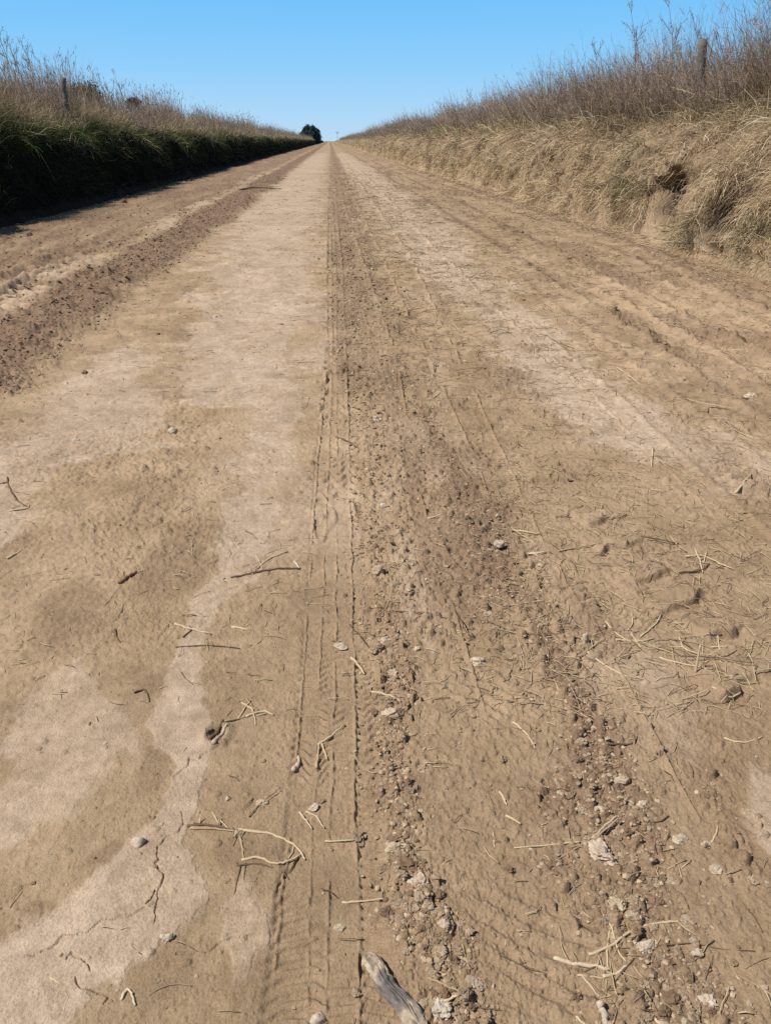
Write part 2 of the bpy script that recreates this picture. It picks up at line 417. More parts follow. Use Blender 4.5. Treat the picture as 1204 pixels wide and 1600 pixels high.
def tag(o, label=None, cat=None, group=None, kind=None):
    if label: o['label'] = label
    if cat: o['category'] = cat
    if group: o['group'] = group
    if kind: o['kind'] = kind
    return o


def empty(name, loc):
    o = bpy.data.objects.new(name, None)
    o.empty_display_size = .1
    col.objects.link(o); o.location = loc
    return o


def grid_faces(nr, nc, wrap=False):
    a = np.arange(nr * nc).reshape(nr, nc)
    if wrap:
        b = np.concatenate([a, a[:, :1]], 1)
    else:
        b = a
    return np.stack([b[:-1, :-1], b[:-1, 1:], b[1:, 1:], b[1:, :-1]], -1).reshape(-1, 4)


class Bag:
    """collects tubes, crumbs and leaves into one mesh"""
    def __init__(s):
        s.V = []; s.Q = []; s.T = []; s.C = []; s.n = 0

    def add(s, V, Q=None, T=None, c=(1, 1, 1)):
        V = np.asarray(V, float)
        s.V.append(V)
        if Q is not None and len(Q): s.Q.append(np.asarray(Q) + s.n)
        if T is not None and len(T): s.T.append(np.asarray(T) + s.n)
        c = np.asarray(c, float)
        s.C.append(np.broadcast_to(c, (len(V), 3)) if c.ndim == 1 else c)
        s.n += len(V)

    def tube(s, pts, r, sides=6, c=(1, 1, 1), taper=.7, bumpy=.15, flat=1.0):
        P = np.asarray(pts, float); n = len(P)
        d = np.gradient(P, axis=0); d /= np.linalg.norm(d, axis=1)[:, None] + 1e-9
        ref = np.array([0, 0, 1.0]) if abs(d[:, 2]).max() < .9 else np.array([1.0, 0, 0])
        u = np.cross(d, ref); u /= np.linalg.norm(u, axis=1)[:, None] + 1e-9
        v = np.cross(u, d)
        rad = np.asarray(r) * np.linspace(1, taper, n) * (1 + bumpy * rng.uniform(-1, 1, n))
        a = np.arange(sides) / sides * 2 * math.pi
        rr = rad[:, None] * (1 + bumpy * .6 * rng.uniform(-1, 1, (n, sides)))
        W = P[:, None, :] + rr[..., None] * (np.cos(a)[None, :, None] * u[:, None, :] + np.sin(a)[None, :, None] * flat * v[:, None, :])
        W = W.reshape(-1, 3)
        Q = grid_faces(n, sides, True)
        V = np.vstack([W, P[0] - d[0] * rad[0] * .3, P[-1] + d[-1] * rad[-1] * .3])
        i = np.arange(sides)
        T = np.vstack([np.stack([(i + 1) % sides, i, np.full(sides, n * sides)], -1),
                       np.stack([(n - 1) * sides + i, (n - 1) * sides + (i + 1) % sides, np.full(sides, n * sides + 1)], -1)])
        s.add(V, Q, T, c)

    def mesh(s, name, mat, smooth=True):
        f = []
        if s.Q: f.append(np.vstack(s.Q))
        if s.T: f.append(np.vstack(s.T))
        return mesh_np(name, np.vstack(s.V), f, smooth, np.vstack(s.C), mat)


def ico(sub):
    bm = bmesh.new(); bmesh.ops.create_icosphere(bm, subdivisions=sub, radius=1)
    V = np.array([v.co[:] for v in bm.verts]); T = np.array([[v.index for v in f.verts] for f in bm.faces]); bm.free()
    return V, T


ICO = {k: ico(k) for k in (1, 2, 3, 4)}


def noise3(P, f, seed):
    return (vnoise(P[:, 0] * f + seed, P[:, 1] * f + 3.7 * P[:, 2] * f, seed) + vnoise(P[:, 1] * f - seed, P[:, 2] * f + 2.1 * P[:, 0] * f, seed + 5)) / 2


def lump(sub, seed, cuts=9, rough=.12, squash=(1, 1, .7), knob=.25):
    """a broken, facetted lump about one unit across its radius, flat under"""
    g = np.random.default_rng(seed)
    V, T = ICO[sub]
    V = V.copy()
    rad = np.ones(len(V))
    for _ in range(cuts):
        n = g.normal(size=3); n /= np.linalg.norm(n)
        d = g.uniform(.55, .95)
        q = V @ n
        rad = np.minimum(rad, np.where(q > 1e-3, d / np.maximum(q, 1e-3), 9))
    rad = rad * (1 + knob * noise3(V, 1.7, seed) + rough * noise3(V, 4.3, seed + 9) + rough * .6 * noise3(V, 9.1, seed + 17))
    V = V * rad[:, None] * np.array(squash)
    V[:, 2] = np.maximum(V[:, 2], -.32 * squash[2]) + .28 * squash[2]
    return V, T


# ------------------------------------------------------------------ materials
def new_mat(name):
    m = bpy.data.materials.new(name); m.use_nodes = True
    nt = m.node_tree; nt.nodes.clear()
    out = nt.nodes.new('ShaderNodeOutputMaterial')
    return m, nt, out


def N(nt, t, **kw):
    n = nt.nodes.new(t)
    for k, v in kw.items():
        setattr(n, k, v)
    return n


def noise_node(nt, scale, detail=6, rough=.6, vec=None):
    n = N(nt, 'ShaderNodeTexNoise'); n.inputs['Scale'].default_value = scale; n.inputs['Detail'].default_value = detail
    n.inputs['Roughness'].default_value = rough
    if vec is not None: nt.links.new(vec, n.inputs['Vector'])
    return n


def ramp(nt, fac, stops):
    r = N(nt, 'ShaderNodeValToRGB'); e = r.color_ramp.elements
    while len(e) < len(stops): e.new(.5)
    for i, (p, c) in enumerate(stops):
        e[i].position = p; e[i].color = (*c, 1) if len(c) == 3 else c
    nt.links.new(fac, r.inputs['Fac'])
    return r


def mixc(nt, fac, a, b, blend='MIX'):
    m = N(nt, 'ShaderNodeMix', data_type='RGBA', blend_type=blend)
    for s, v in ((0, fac), (6, a), (7, b)):
        if isinstance(v, (int, float)): m.inputs[s].default_value = v
        elif isinstance(v, tuple): m.inputs[s].default_value = (*v, 1)
        else: nt.links.new(v, m.inputs[s])
    return m.outputs[2]


def math_n(nt, op, a, b=0.0):
    m = N(nt, 'ShaderNodeMath', operation=op)
    for i, v in enumerate((a, b)):
        if isinstance(v, (int, float)): m.inputs[i].default_value = v
        else: nt.links.new(v, m.inputs[i])
    return m.outputs[0]


SOIL = (.335, .232, .140); CRUST = (.470, .365, .270); LOOSE = (.205, .125, .074); DAMPC = (.236, .162, .101)


def soil_material():
    m, nt, out = new_mat('road_soil')
    co = N(nt, 'ShaderNodeNewGeometry').outputs['Position']
    at = N(nt, 'ShaderNodeAttribute', attribute_name='tint')
    sep = N(nt, 'ShaderNodeSeparateColor'); nt.links.new(at.outputs['Color'], sep.inputs[0])
    pale, loose, damp = sep.outputs
    n1 = noise_node(nt, 2.3, 8, .62, co); n2 = noise_node(nt, 26, 6, .65, co); n3 = noise_node(nt, 190, 4, .6, co); n4 = noise_node(nt, .45, 4, .5, co)
    base = mixc(nt, ramp(nt, n1.outputs['Fac'], [(.32, (0, 0, 0)), (.68, (1, 1, 1))]).outputs[0], (.285, .198, .122), (.398, .290, .190))
    base = mixc(nt, math_n(nt, 'MULTIPLY', damp, .75), base, DAMPC)
    crust = mixc(nt, ramp(nt, n2.outputs['Fac'], [(.35, (0, 0, 0)), (.7, (1, 1, 1))]).outputs[0], (.425, .322, .240), (.505, .395, .302))
    base = mixc(nt, math_n(nt, 'MULTIPLY', pale, ramp(nt, n1.outputs['Fac'], [(.3, (.5, .5, .5)), (.6, (.92, .92, .92))]).outputs[0]), base, crust)
    lo = mixc(nt, ramp(nt, n2.outputs['Fac'], [(.3, (0, 0, 0)), (.72, (1, 1, 1))]).outputs[0], (.135, .086, .058), (.240, .162, .106))
    base = mixc(nt, math_n(nt, 'MULTIPLY', loose, .92), base, lo)
    sp = ramp(nt, n3.outputs['Fac'], [(.30, (.70, .69, .68)), (.5, (1, 1, 1)), (.72, (1.16, 1.15, 1.13))])
    base = mixc(nt, .8, base, sp.outputs[0], 'MULTIPLY')
    sp2 = ramp(nt, n2.outputs['Fac'], [(.3, (.84, .83, .82)), (.7, (1.12, 1.12, 1.12))])
    base = mixc(nt, .8, base, sp2.outputs[0], 'MULTIPLY')
    n5 = noise_node(nt, 7.0, 9, .72, co)
    sp5 = ramp(nt, n5.outputs['Fac'], [(.33, (.80, .78, .76)), (.5, (1, 1, 1)), (.68, (1.15, 1.15, 1.14))])
    base = mixc(nt, .8, base, sp5.outputs[0], 'MULTIPLY')
    sp3 = ramp(nt, n4.outputs['Fac'], [(.35, (.93, .92, .9)), (.65, (1.05, 1.05, 1.06))])
    base = mixc(nt, .9, base, sp3.outputs[0], 'MULTIPLY')
    bs = N(nt, 'ShaderNodeBsdfPrincipled'); bs.inputs['Roughness'].default_value = .95
    bs.inputs['Specular IOR Level'].default_value = .12
    nt.links.new(base, bs.inputs['Base Color'])
    b1 = N(nt, 'ShaderNodeBump'); b1.inputs['Strength'].default_value = .8; b1.inputs['Distance'].default_value = .004
    nt.links.new(n3.outputs['Fac'], b1.inputs['Height'])
    b2 = N(nt, 'ShaderNodeBump'); b2.inputs['Strength'].default_value = .2; b2.inputs['Distance'].default_value = .012
    nt.links.new(n2.outputs['Fac'], b2.inputs['Height']); nt.links.new(b1.outputs[0], b2.inputs['Normal'])
    nt.links.new(b2.outputs[0], bs.inputs['Normal'])
    nt.links.new(bs.outputs[0], out.inputs['Surface'])
    return m


def tint_material(name, rough=.85, transl=.0, speck=0.0, scale=120, bump=0.0, stretch=None, dist=.004):
    m, nt, out = new_mat(name)
    at = N(nt, 'ShaderNodeAttribute', attribute_name='tint')
    c = at.outputs['Color']
    bs = N(nt, 'ShaderNodeBsdfPrincipled'); bs.inputs['Roughness'].default_value = rough
    bs.inputs['Specular IOR Level'].default_value = .15
    if speck or bump:
        tc = N(nt, 'ShaderNodeTexCoord').outputs['Object']
        if stretch:
            mp = N(nt, 'ShaderNodeMapping'); mp.inputs['Scale'].default_value = stretch; nt.links.new(tc, mp.inputs['Vector']); tc = mp.outputs[0]
        n = noise_node(nt, scale, 6, .65, tc)
        s = ramp(nt, n.outputs['Fac'], [(.3, (1 - speck,) * 3), (.7, (1 + speck * .6,) * 3)])
        c = mixc(nt, 1.0, c, s.outputs[0], 'MULTIPLY')
        if bump:
            b = N(nt, 'ShaderNodeBump'); b.inputs['Strength'].default_value = bump; b.inputs['Distance'].default_value = dist
            nt.links.new(n.outputs['Fac'], b.inputs['Height']); nt.links.new(b.outputs[0], bs.inputs['Normal'])
    nt.links.new(c, bs.inputs['Base Color'])
    if transl:
        tr = N(nt, 'ShaderNodeBsdfTranslucent'); nt.links.new(c, tr.inputs['Color'])
        mx = N(nt, 'ShaderNodeMixShader'); mx.inputs[0].default_value = transl
        nt.links.new(bs.outputs[0], mx.inputs[1]); nt.links.new(tr.outputs[0], mx.inputs[2])
        nt.links.new(mx.outputs[0], out.inputs['Surface'])
    else:
        nt.links.new(bs.outputs[0], out.inputs['Surface'])
    return m


M_SOIL = soil_material()
M_CLOD = tint_material('dry_clod', .95, 0, .22, 90, .6)
M_STONE = tint_material('pale_stone', .8, 0, .16, 60, .35)
M_WOOD = tint_material('weathered_wood', .85, 0, .45, 60, .8, (1, 1, 1))
M_STRAW = tint_material('straw_stem', .6, 0, .18, 200, 0)
M_GRASS = tint_material('grass_blade', .7, .32)
M_BRUSH = tint_material('brush_stem', .8, .2)
M_LEAF = tint_material('tree_leaf', .7, .2)


def bank_material():
    m, nt, out = new_mat('bank_earth')
    co = N(nt, 'ShaderNodeNewGeometry').outputs['Position']
    at = N(nt, 'ShaderNodeAttribute', attribute_name='tint')
    n1 = noise_node(nt, 3.0, 7, .65, co); n2 = noise_node(nt, 30, 5, .65, co)
    s = ramp(nt, n1.outputs['Fac'], [(.3, (.70, .68, .66)), (.7, (1.2, 1.2, 1.2))])
    c = mixc(nt, 1.0, at.outputs['Color'], s.outputs[0], 'MULTIPLY')
    s2 = ramp(nt, n2.outputs['Fac'], [(.3, (.7, .7, .7)), (.7, (1.2, 1.2, 1.2))])
    c = mixc(nt, 1.0, c, s2.outputs[0], 'MULTIPLY')
    bs = N(nt, 'ShaderNodeBsdfPrincipled'); bs.inputs['Roughness'].default_value = .95; bs.inputs['Specular IOR Level'].default_value = .1
    nt.links.new(c, bs.inputs['Base Color'])
    b = N(nt, 'ShaderNodeBump'); b.inputs['Strength'].default_value = .7; b.inputs['Distance'].default_value = .04
    nt.links.new(n2.outputs['Fac'], b.inputs['Height']); nt.links.new(b.outputs[0], bs.inputs['Normal'])
    nt.links.new(bs.outputs[0], out.inputs['Surface'])
    return m


M_BANK = bank_material()

# ------------------------------------------------------------------ the road sheet
def build_road():
    dense = np.linspace(-43, 43, 1240)
    m1 = np.arange(43, 76, .22)[1:]
    sparse = np.concatenate([m1, np.linspace(m1[-1], 360 - m1[-1], 90)[1:-1], 360 - m1[::-1]])
    az = np.radians(np.concatenate([dense, sparse])) + YAW
    dep = np.concatenate([np.arange(70.0, 24, -.058), np.arange(24, 2.9, -.040)])
    r1 = CAM_H / np.tan(np.radians(dep))
    r2 = [r1[-1]]
    while r2[-1] < 3000:
        r2.append(r2[-1] * (1.012 if r2[-1] < 300 else 1.08))
    r = np.concatenate([r1, r2[1:]])
    RR, AA = np.meshgrid(r, az, indexing='ij')
    x = (RR * np.sin(AA)).ravel(); y = (RR * np.cos(AA)).ravel()
    dr = np.gradient(r)
    foot = np.broadcast_to(np.maximum(dr * .55, r * math.radians(.07))[:, None], RR.shape).ravel()
    off = np.abs((np.degrees(AA - YAW) + 180) % 360 - 180).ravel()
    foot = np.where(off > 43.2, np.maximum(foot, RR.ravel() * math.radians(.2)), foot)
    foot = np.where(off > 75.5, np.maximum(foot, RR.ravel() * .05), foot)
    M = masks(x, y)
    z = height(x, y, foot, M)
    V = np.stack([x, y, z], -1)
    V = np.vstack([V, [[0, 0, 0]]])
    nr, nc = RR.shape
    F = grid_faces(nr, nc, True)[:, ::-1]
    cap = np.stack([np.full(nc, nr * nc), (np.arange(nc) + 1) % nc, np.arange(nc)], -1)
    C = np.vstack([np.stack(M[:3], -1), [[0, 0, 0]]])
    me = mesh_np('dirt_road', V, [F, cap], True, C, M_SOIL)
    o = link('dirt_road', me)
    tag(o, 'dry brown graded dirt road running straight between two grassy banks', 'dirt road', kind='structure')
    return len(V)


nroad = build_road()
print('road verts', nroad)

# ------------------------------------------------------------------ banks
def y_steps(y0, y1, s0, grow):
    ys = [y0]
    while ys[-1] < y1:
        ys.append(ys[-1] + max(s0, abs(ys[-1]) * grow))
    return np.array(ys)


HOLLOWS_R = []
for px, py, w, hh, dp in ((1082, 300, .33, .30, .66), (1066, 345, .10, .22, .14), (1195, 325, .22, .30, .5), (1160, 402, .16, .18, .22), (1062, 292, .12, .12, .2), (1150, 330, .1, .12, .2),
                          (1010, 262, .10, .12, .2), (870, 262, .25, .35, .22), (1048, 305, .1, .1, .2)):
    p = on_x(px, py, 6.0 if py < 390 else 5.75)
    HOLLOWS_R.append((p[1], p[2], w * 1.25, hh * 1.15, dp * .8))

PROF_R = [(5.40, -.06), (5.52, .16), (5.62, .55), (5.74, .98), (5.98, 1.42), (6.40, 1.78), (7.0, 1.98), (7.8, 2.05), (9.5, 2.05), (14, 2.0), (60, 2.0), (600, 2.0), (2500, 2.0)]
PROF_L = [(-6.42, -.06), (-6.66, .25), (-6.90, .7), (-7.1, 1.15), (-7.28, 1.55), (-7.6, 1.80), (-8.2, 1.9), (-9, 1.92), (-11, 1.92), (-16, 1.9), (-60, 1.9), (-600, 1.9), (-2500, 1.9)]


def bank_point(prof, t, y, right):
    """t in profile units (0..len-1) at distance y -> x, z with lumps"""
    P = np.array(prof)
    i = np.arange(len(P))
    x = np.interp(t, i, P[:, 0]); z = np.interp(t, i, P[:, 1])
    sgn = 1.0 if right else -1.0
    face = np.exp(-((t - 3.2) / 2.3) ** 2)
    lum = .26 * fbm(y * 1.1, z * 1.0 + (0 if right else 50), 4, 301) + .10 * vnoise(y * 2.8, z * 1.6, 307)
    lum = lum + .05 * fbm(y * 7, z * 7, 3, 309) + .05 * np.clip(fbm(y * 3.2, z * 5, 3, 310) * 3, -.6, .6)
    if not right:
        lum = lum * 1.7 + .12 * fbm(y * .5, z * .4, 2, 325)
    if right:
        lum = lum - .34 * np.clip(fbm(y * 1.7, z * .55, 3, 321), 0, 1) * sstep(.25, .9, z) + .10 * np.clip(fbm(y * 2.3, z * .8, 3, 323), -1, 0)
    drift = .28 * vnoise(y * .11, y * 0 + (3 if right else 9), 311) + .12 * vnoise(y * .4, y * 0 + (3 if right else 9), 313)
    x = x + face * (lum * 1.0) * 1.0 + drift * np.clip(1 - np.maximum(t - 7, 0) / 3, 0, 1) * (1 if right else .55)
    z = z * (1 + .06 * vnoise(y * .35, y * 0 + (2 if right else 8), 315)) + .06 * face * vnoise(y * 1.9, t * 1.2, 317)
    z = z + np.where(t > 6, .10 * vnoise(x * .5, y * .5, 319), 0) * (t < 10)
    if right:
        for hy, hz, w, hh, dp in HOLLOWS_R:
            q = np.exp(-(((y - hy) / w) ** 2 + ((z - hz) / hh) ** 2) ** 1.5)
            x = x + dp * q - .55 * dp * np.exp(-((y - hy) / (w * 1.3)) ** 2 - ((z - hz - hh * 1.25) / (hh * .5)) ** 2)
    return x, z


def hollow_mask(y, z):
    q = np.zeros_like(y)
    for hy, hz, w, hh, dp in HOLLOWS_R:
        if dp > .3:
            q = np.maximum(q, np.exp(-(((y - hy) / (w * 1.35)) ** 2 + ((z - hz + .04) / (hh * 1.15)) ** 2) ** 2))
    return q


def build_bank(right):
    ys = np.concatenate([np.arange(-12, 4, .25), y_steps(4, 900, .032, .004)])
    prof = PROF_R if right else PROF_L
    ts = np.concatenate([np.linspace(0, 7, 100), np.linspace(7, len(prof) - 1, 30)[1:]])
    Y, T = np.meshgrid(ys, ts, indexing='ij')
    x, z = bank_point(prof, T.ravel(), Y.ravel(), right)
    y = Y.ravel(); t = T.ravel()
    V = np.stack([x, y, z], -1)
    F = grid_faces(len(ys), len(ts))
    if right: F = F[:, ::-1] * 1
    else: F = F
    soil = np.array([.36, .265, .175]); straw = np.array([.24, .175, .11]); dark = np.array([.035, .024, .017]); field = np.array([.16, .13, .07])
    if right:
        bare = np.clip(1 - sstep(.35, .8, z + .5 * fbm(y * .7, z * 2, 3, 333)), 0, 1)
        c = straw[None] * (1 - bare[:, None]) + soil[None] * bare[:, None]
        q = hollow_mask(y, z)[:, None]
        c = c * (1 - q) + dark[None] * q  # hollows painted near-black to deepen the shade inside them
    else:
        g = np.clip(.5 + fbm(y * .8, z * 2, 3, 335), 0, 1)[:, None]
        c = np.array([.022, .02, .014])[None] * (1 - g) + np.array([.014, .02, .01])[None] * g  # near-black earth: the bank's shade is put into its colour
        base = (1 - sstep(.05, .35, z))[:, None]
        c = c * (1 - base) + np.array([.035, .026, .02])[None] * base  # foot coloured dark as well, to carry the shade down
    top = sstep(6, 8, t)[:, None]
    c = c * (1 - top) + field[None] * top
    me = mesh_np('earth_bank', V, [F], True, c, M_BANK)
    o = link('earth_bank', me)
    if right: tag(o, 'sunlit cut earth bank with bare pale soil showing at its foot', 'earth bank', kind='structure')
    else: tag(o, 'steep shaded earth bank standing in deep shadow along the road', 'earth bank', kind='structure')
    return o


for rr in (True, False):
    build_bank(rr)

# ------------------------------------------------------------------ grass and brush
def ribbons(P, D, L, W, droop, segs, jit, C0, C1, tipw=.15, g=None, side=None):
    """curved blades; returns verts, quads, colours and the spine points"""
    n = len(P)
    g = g or rng
    d = D / np.linalg.norm(D, axis=1)[:, None]
    if side is None:
        side = g.normal(size=(n, 3))
    s = np.cross(d, side); s /= np.linalg.norm(s, axis=1)[:, None] + 1e-9
    p = P.copy()
    spine = [p.copy()]
    for k in range(segs):
        p = p + d * (L / segs)[:, None]
        spine.append(p.copy())
        d = d + np.stack([np.zeros(n), np.zeros(n), -droop / segs], -1) + g.normal(size=(n, 3)) * (jit / segs)
        d /= np.linalg.norm(d, axis=1)[:, None]
    S = np.stack(spine, 1)
    tt = np.linspace(0, 1, segs + 1)
    w = W[:, None] * (1 - (1 - tipw) * tt[None] ** 1.5)
    A = S + s[:, None, :] * w[..., None] * .5; B = S - s[:, None, :] * w[..., None] * .5
    V = np.stack([A, B], 2).reshape(-1, 3)
    base = (np.arange(n) * (segs + 1) * 2)[:, None, None]
    k = np.arange(segs)[None, :, None] * 2
    Q = (base + k + np.array([0, 1, 3, 2])[None, None, :]).reshape(-1, 4)
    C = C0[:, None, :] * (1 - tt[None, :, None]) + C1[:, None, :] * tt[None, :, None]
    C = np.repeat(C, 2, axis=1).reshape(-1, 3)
    return V, Q, C, S


def palette(n, cols, wts, var=.18, g=None):
    g = g or rng
    cols = np.array(cols); wts = np.array(wts, float); wts /= wts.sum()
    c = cols[g.choice(len(cols), n, p=wts)]
    return np.clip(c * (1 + g.normal(size=(n, 1)) * var), .01, .9)


STRAW = (.68, .52, .325); PSTRAW = (.80, .65, .45); OLIVE = (.19, .18, .075); GREEN = (.070, .115, .030); BROWN = (.33, .25, .18); DBROWN = (.12, .085, .064); PURP = (.42, .33, .27)


def sample_y(n, y0, y1, p):
    """more blades per metre near the camera: density ~ y^-p"""
    u = rng.random(n)
    if abs(p - 1) < 1e-6:
        return y0 * (y1 / y0) ** u
    a, b = y0 ** (1 - p), y1 ** (1 - p)
    return (a + (b - a) * u) ** (1 / (1 - p))


def face_grass(right, n, y0, y1):
    """dry grass hanging down the cut face"""
    prof = PROF_R if right else PROF_L
    y = sample_y(n, y0, y1, 1.35)
    t = rng.uniform(.6, 7.2, n) if right else rng.uniform(.8, 6.4, n)
    x, z = bank_point(prof, t, y, right)
    if right:
        bare = (1 - sstep(.05, .34, z + .55 * fbm(y * .7, z * 2, 3, 333)))
        keep = (rng.random(n) > bare * .85) & (rng.random(n) > hollow_mask(y, z) * .80)
        keep &= rng.random(n) < .25 + .75 * sstep(-.3, .15, fbm(y * 1.9, z * 1.1, 3, 340))
    else:
        keep = rng.random(n) < sstep(-.2, .5, z)
    y, t, x, z = y[keep], t[keep], x[keep], z[keep]; n = len(y)
    sgn = -1 if right else 1
    sc = np.clip(y / 11, .85, 7.0) ** .62
    clump = fbm(y * 1.6, t * .9, 3, 345)
    D = np.stack([sgn * (.55 + .5 * rng.random(n)), rng.normal(size=n) * .55 + clump * .8, rng.normal(size=n) * .4 + np.where(t > 5.2, .75, .15)], -1)
    L = rng.uniform(.12, .42, n) * np.clip(1 + 1.6 * fbm(y * 1.3, t * .7, 3, 347), .45, 2.1) * (1 + .35 * (t > 4)) * (1 - .5 * (hollow_mask(y, z + .25) > .3 if right else 0)) * np.clip(y / 14, 1, 2) ** .4
    W = rng.uniform(.005, .012, n) * sc
    droop = rng.uniform(.4, 3.6, n)
    if right:
        up = sstep(3.6, 6.2, t + 1.2 * fbm(y * .5, t * .3, 3, 350))
        a = palette(n, [STRAW, PSTRAW, (.52, .385, .23), (.34, .22, .135)], [4, 3, 2.4, 1.2])
        b = palette(n, [STRAW, (.36, .30, .17), (.20, .20, .10), (.36, .26, .18), (.50, .385, .25)], [2.6, 1.6, .9, 2.4, 2.4])
        m = (rng.random(n) < up * .8)[:, None]
        c = np.where(m, b, a)
        gp = fbm(y * .45 + 3, t * .5, 3, 352)
        gm = (rng.random(n) < sstep(.22, .6, gp) * .55)[:, None]
        c = np.where(gm, palette(n, [(.10, .115, .05), OLIVE, (.15, .14, .075)], [1, 1.3, 1]), c)
        bp = fbm(y * 1.3 + 9, t * .8, 3, 358)
        bm_ = (rng.random(n) < sstep(.2, .5, bp) * .65)[:, None]
        c = np.where(bm_, palette(n, [(.22, .145, .095), (.15, .10, .07), (.30, .21, .14)], [1, 1, 1]), c)
    else:
        a = palette(n, [(.014, .026, .010), (.022, .028, .012), (.03, .026, .016)], [3, 2, 2])  # shade put into the blade colour; lighter tint only at the lip
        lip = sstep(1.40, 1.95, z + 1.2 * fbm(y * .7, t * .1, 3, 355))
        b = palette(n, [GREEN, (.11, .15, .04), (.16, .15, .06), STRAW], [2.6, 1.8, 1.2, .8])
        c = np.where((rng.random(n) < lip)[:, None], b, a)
    V, Q, C, S = ribbons(np.stack([x, y, z], -1), D, L, W, droop, 5, 1.5, c * .55, c * 1.15)  # roots tinted darker to paint shadowed gaps between blades
    return V, Q, C


def merged(name, chunks, mat):
    Vs = []; Qs = []; Cs = []; n = 0
    for V, Q, C in chunks:
        Vs.append(V); Qs.append(Q + n); Cs.append(C); n += len(V)
    me = mesh_np(name, np.vstack(Vs), [np.vstack(Qs)], True, np.vstack(Cs), mat)
    return link(name, me)


def field_grass(right, n, y0, y1, xa, xb, la, lb, cols, wts, lean, wscale=1.0, droop=(.2, 1.4), jit=.5, pw=1.3):
    """grass standing on the top of a bank"""
    y = sample_y(n, y0, y1, pw)
    x = rng.uniform(xa, xb, n)
    prof = PROF_R if right else PROF_L
    P = np.array(prof); o = np.argsort(P[:, 0])
    t = np.interp(x, P[o, 0], np.arange(len(P))[o])
    xb_, z = bank_point(prof, t, y, right)
    L = rng.uniform(la, lb, n) * np.clip(1 + .9 * fbm(y * 1.1, x * .8, 3, 360) + .5 * fbm(y * .22, x * .3, 2, 363), .35, 1.7)
    cl = fbm(y * .7, x * .7, 2, 366)
    D = np.stack([lean[0] + .35 * cl + rng.normal(size=n) * .26, lean[1] + .5 * fbm(y * .6, x * .6, 2, 369) + rng.normal(size=n) * .26, np.ones(n)], -1)
    W = rng.uniform(.004, .008, n) * np.clip(y / 11, .85, 8) ** .62 * wscale
    c = palette(n, cols, wts)
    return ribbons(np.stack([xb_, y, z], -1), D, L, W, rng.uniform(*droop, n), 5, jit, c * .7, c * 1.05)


def twiggy(spines, frac0, per, la, lb, cols, wts, spread, wscale):
    """side twigs growing from stems"""
    n, k, _ = spines.shape
    i = np.repeat(np.arange(n), per)
    f = rng.uniform(frac0, .97, len(i)) * (k - 1)
    j = np.minimum(f.astype(int), k - 2); u = (f - j)[:, None]
    p = spines[i, j] * (1 - u) + spines[i, j + 1] * u
    d = spines[i, j + 1] - spines[i, j]; d /= np.linalg.norm(d, axis=1)[:, None] + 1e-9
    D = d + rng.normal(size=(len(i), 3)) * spread
    c = palette(len(i), cols, wts)
    W = rng.uniform(.003, .006, len(i)) * np.clip(p[:, 1] / 11, .85, 8) ** .62 * wscale
    L = rng.uniform(la, lb, len(i)) * (1 - .5 * f / (k - 1))
    return ribbons(p, D, L, W, rng.uniform(-.4, .6, len(i)), 3, .6, c, c * 1.05)


# right: hanging straw on the face, straw on the shoulder, woody brush on top
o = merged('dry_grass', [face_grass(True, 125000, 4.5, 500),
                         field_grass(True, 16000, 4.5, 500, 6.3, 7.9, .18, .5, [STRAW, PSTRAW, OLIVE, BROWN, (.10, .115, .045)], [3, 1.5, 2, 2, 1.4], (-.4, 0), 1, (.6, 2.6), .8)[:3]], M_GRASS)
tag(o, 'straw coloured dry grass hanging down the sunlit bank', 'dry grass', kind='stuff')
st = field_grass(True, 44000, 4.5, 600, 6.7, 9.6, .75, 1.55, [PURP, BROWN, DBROWN, (.50, .40, .29)], [3, 2.5, .7, 2.6], (-.34, -.02), 1.25, (-.15, .55), .35)
tw = twiggy(st[3], .25, 5, .16, .46, [PURP, BROWN, DBROWN, (.40, .31, .23)], [3, 2, .8, 2.4], .45, 1.0)
lf = field_grass(True, 16000, 4.5, 400, 6.5, 8.6, .3, .85, [(.11, .12, .06), DBROWN, BROWN, OLIVE, STRAW], [1.2, 1.3, 2, 1, 1.4], (-.2, 0), 1.2, (.2, 1.5), .8)
o = merged('dry_brush', [st[:3], tw[:3], lf[:3]], M_BRUSH)
tag(o, 'purplish brown leafless brush massed on top of the sunlit bank', 'dry brush', kind='stuff')

# left: hanging grass with the shade put into its colour, tall reed grass above
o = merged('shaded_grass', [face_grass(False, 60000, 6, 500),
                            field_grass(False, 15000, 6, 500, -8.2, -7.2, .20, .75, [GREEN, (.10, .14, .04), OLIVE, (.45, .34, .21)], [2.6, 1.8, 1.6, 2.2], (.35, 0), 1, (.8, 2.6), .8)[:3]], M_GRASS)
tag(o, 'green grass coloured dark for shade, hanging over the shaded bank with a sunlit fringe', 'grass', kind='stuff')
st = field_grass(False, 40000, 6, 600, -10.0, -7.85, .7, 1.55, [(.40, .30, .215), (.46, .35, .24), (.29, .21, .17), BROWN, DBROWN], [2.4, 1.4, 3, 2.4, 1], (-.2, .02), 1.15, (-.1, .35), .18)
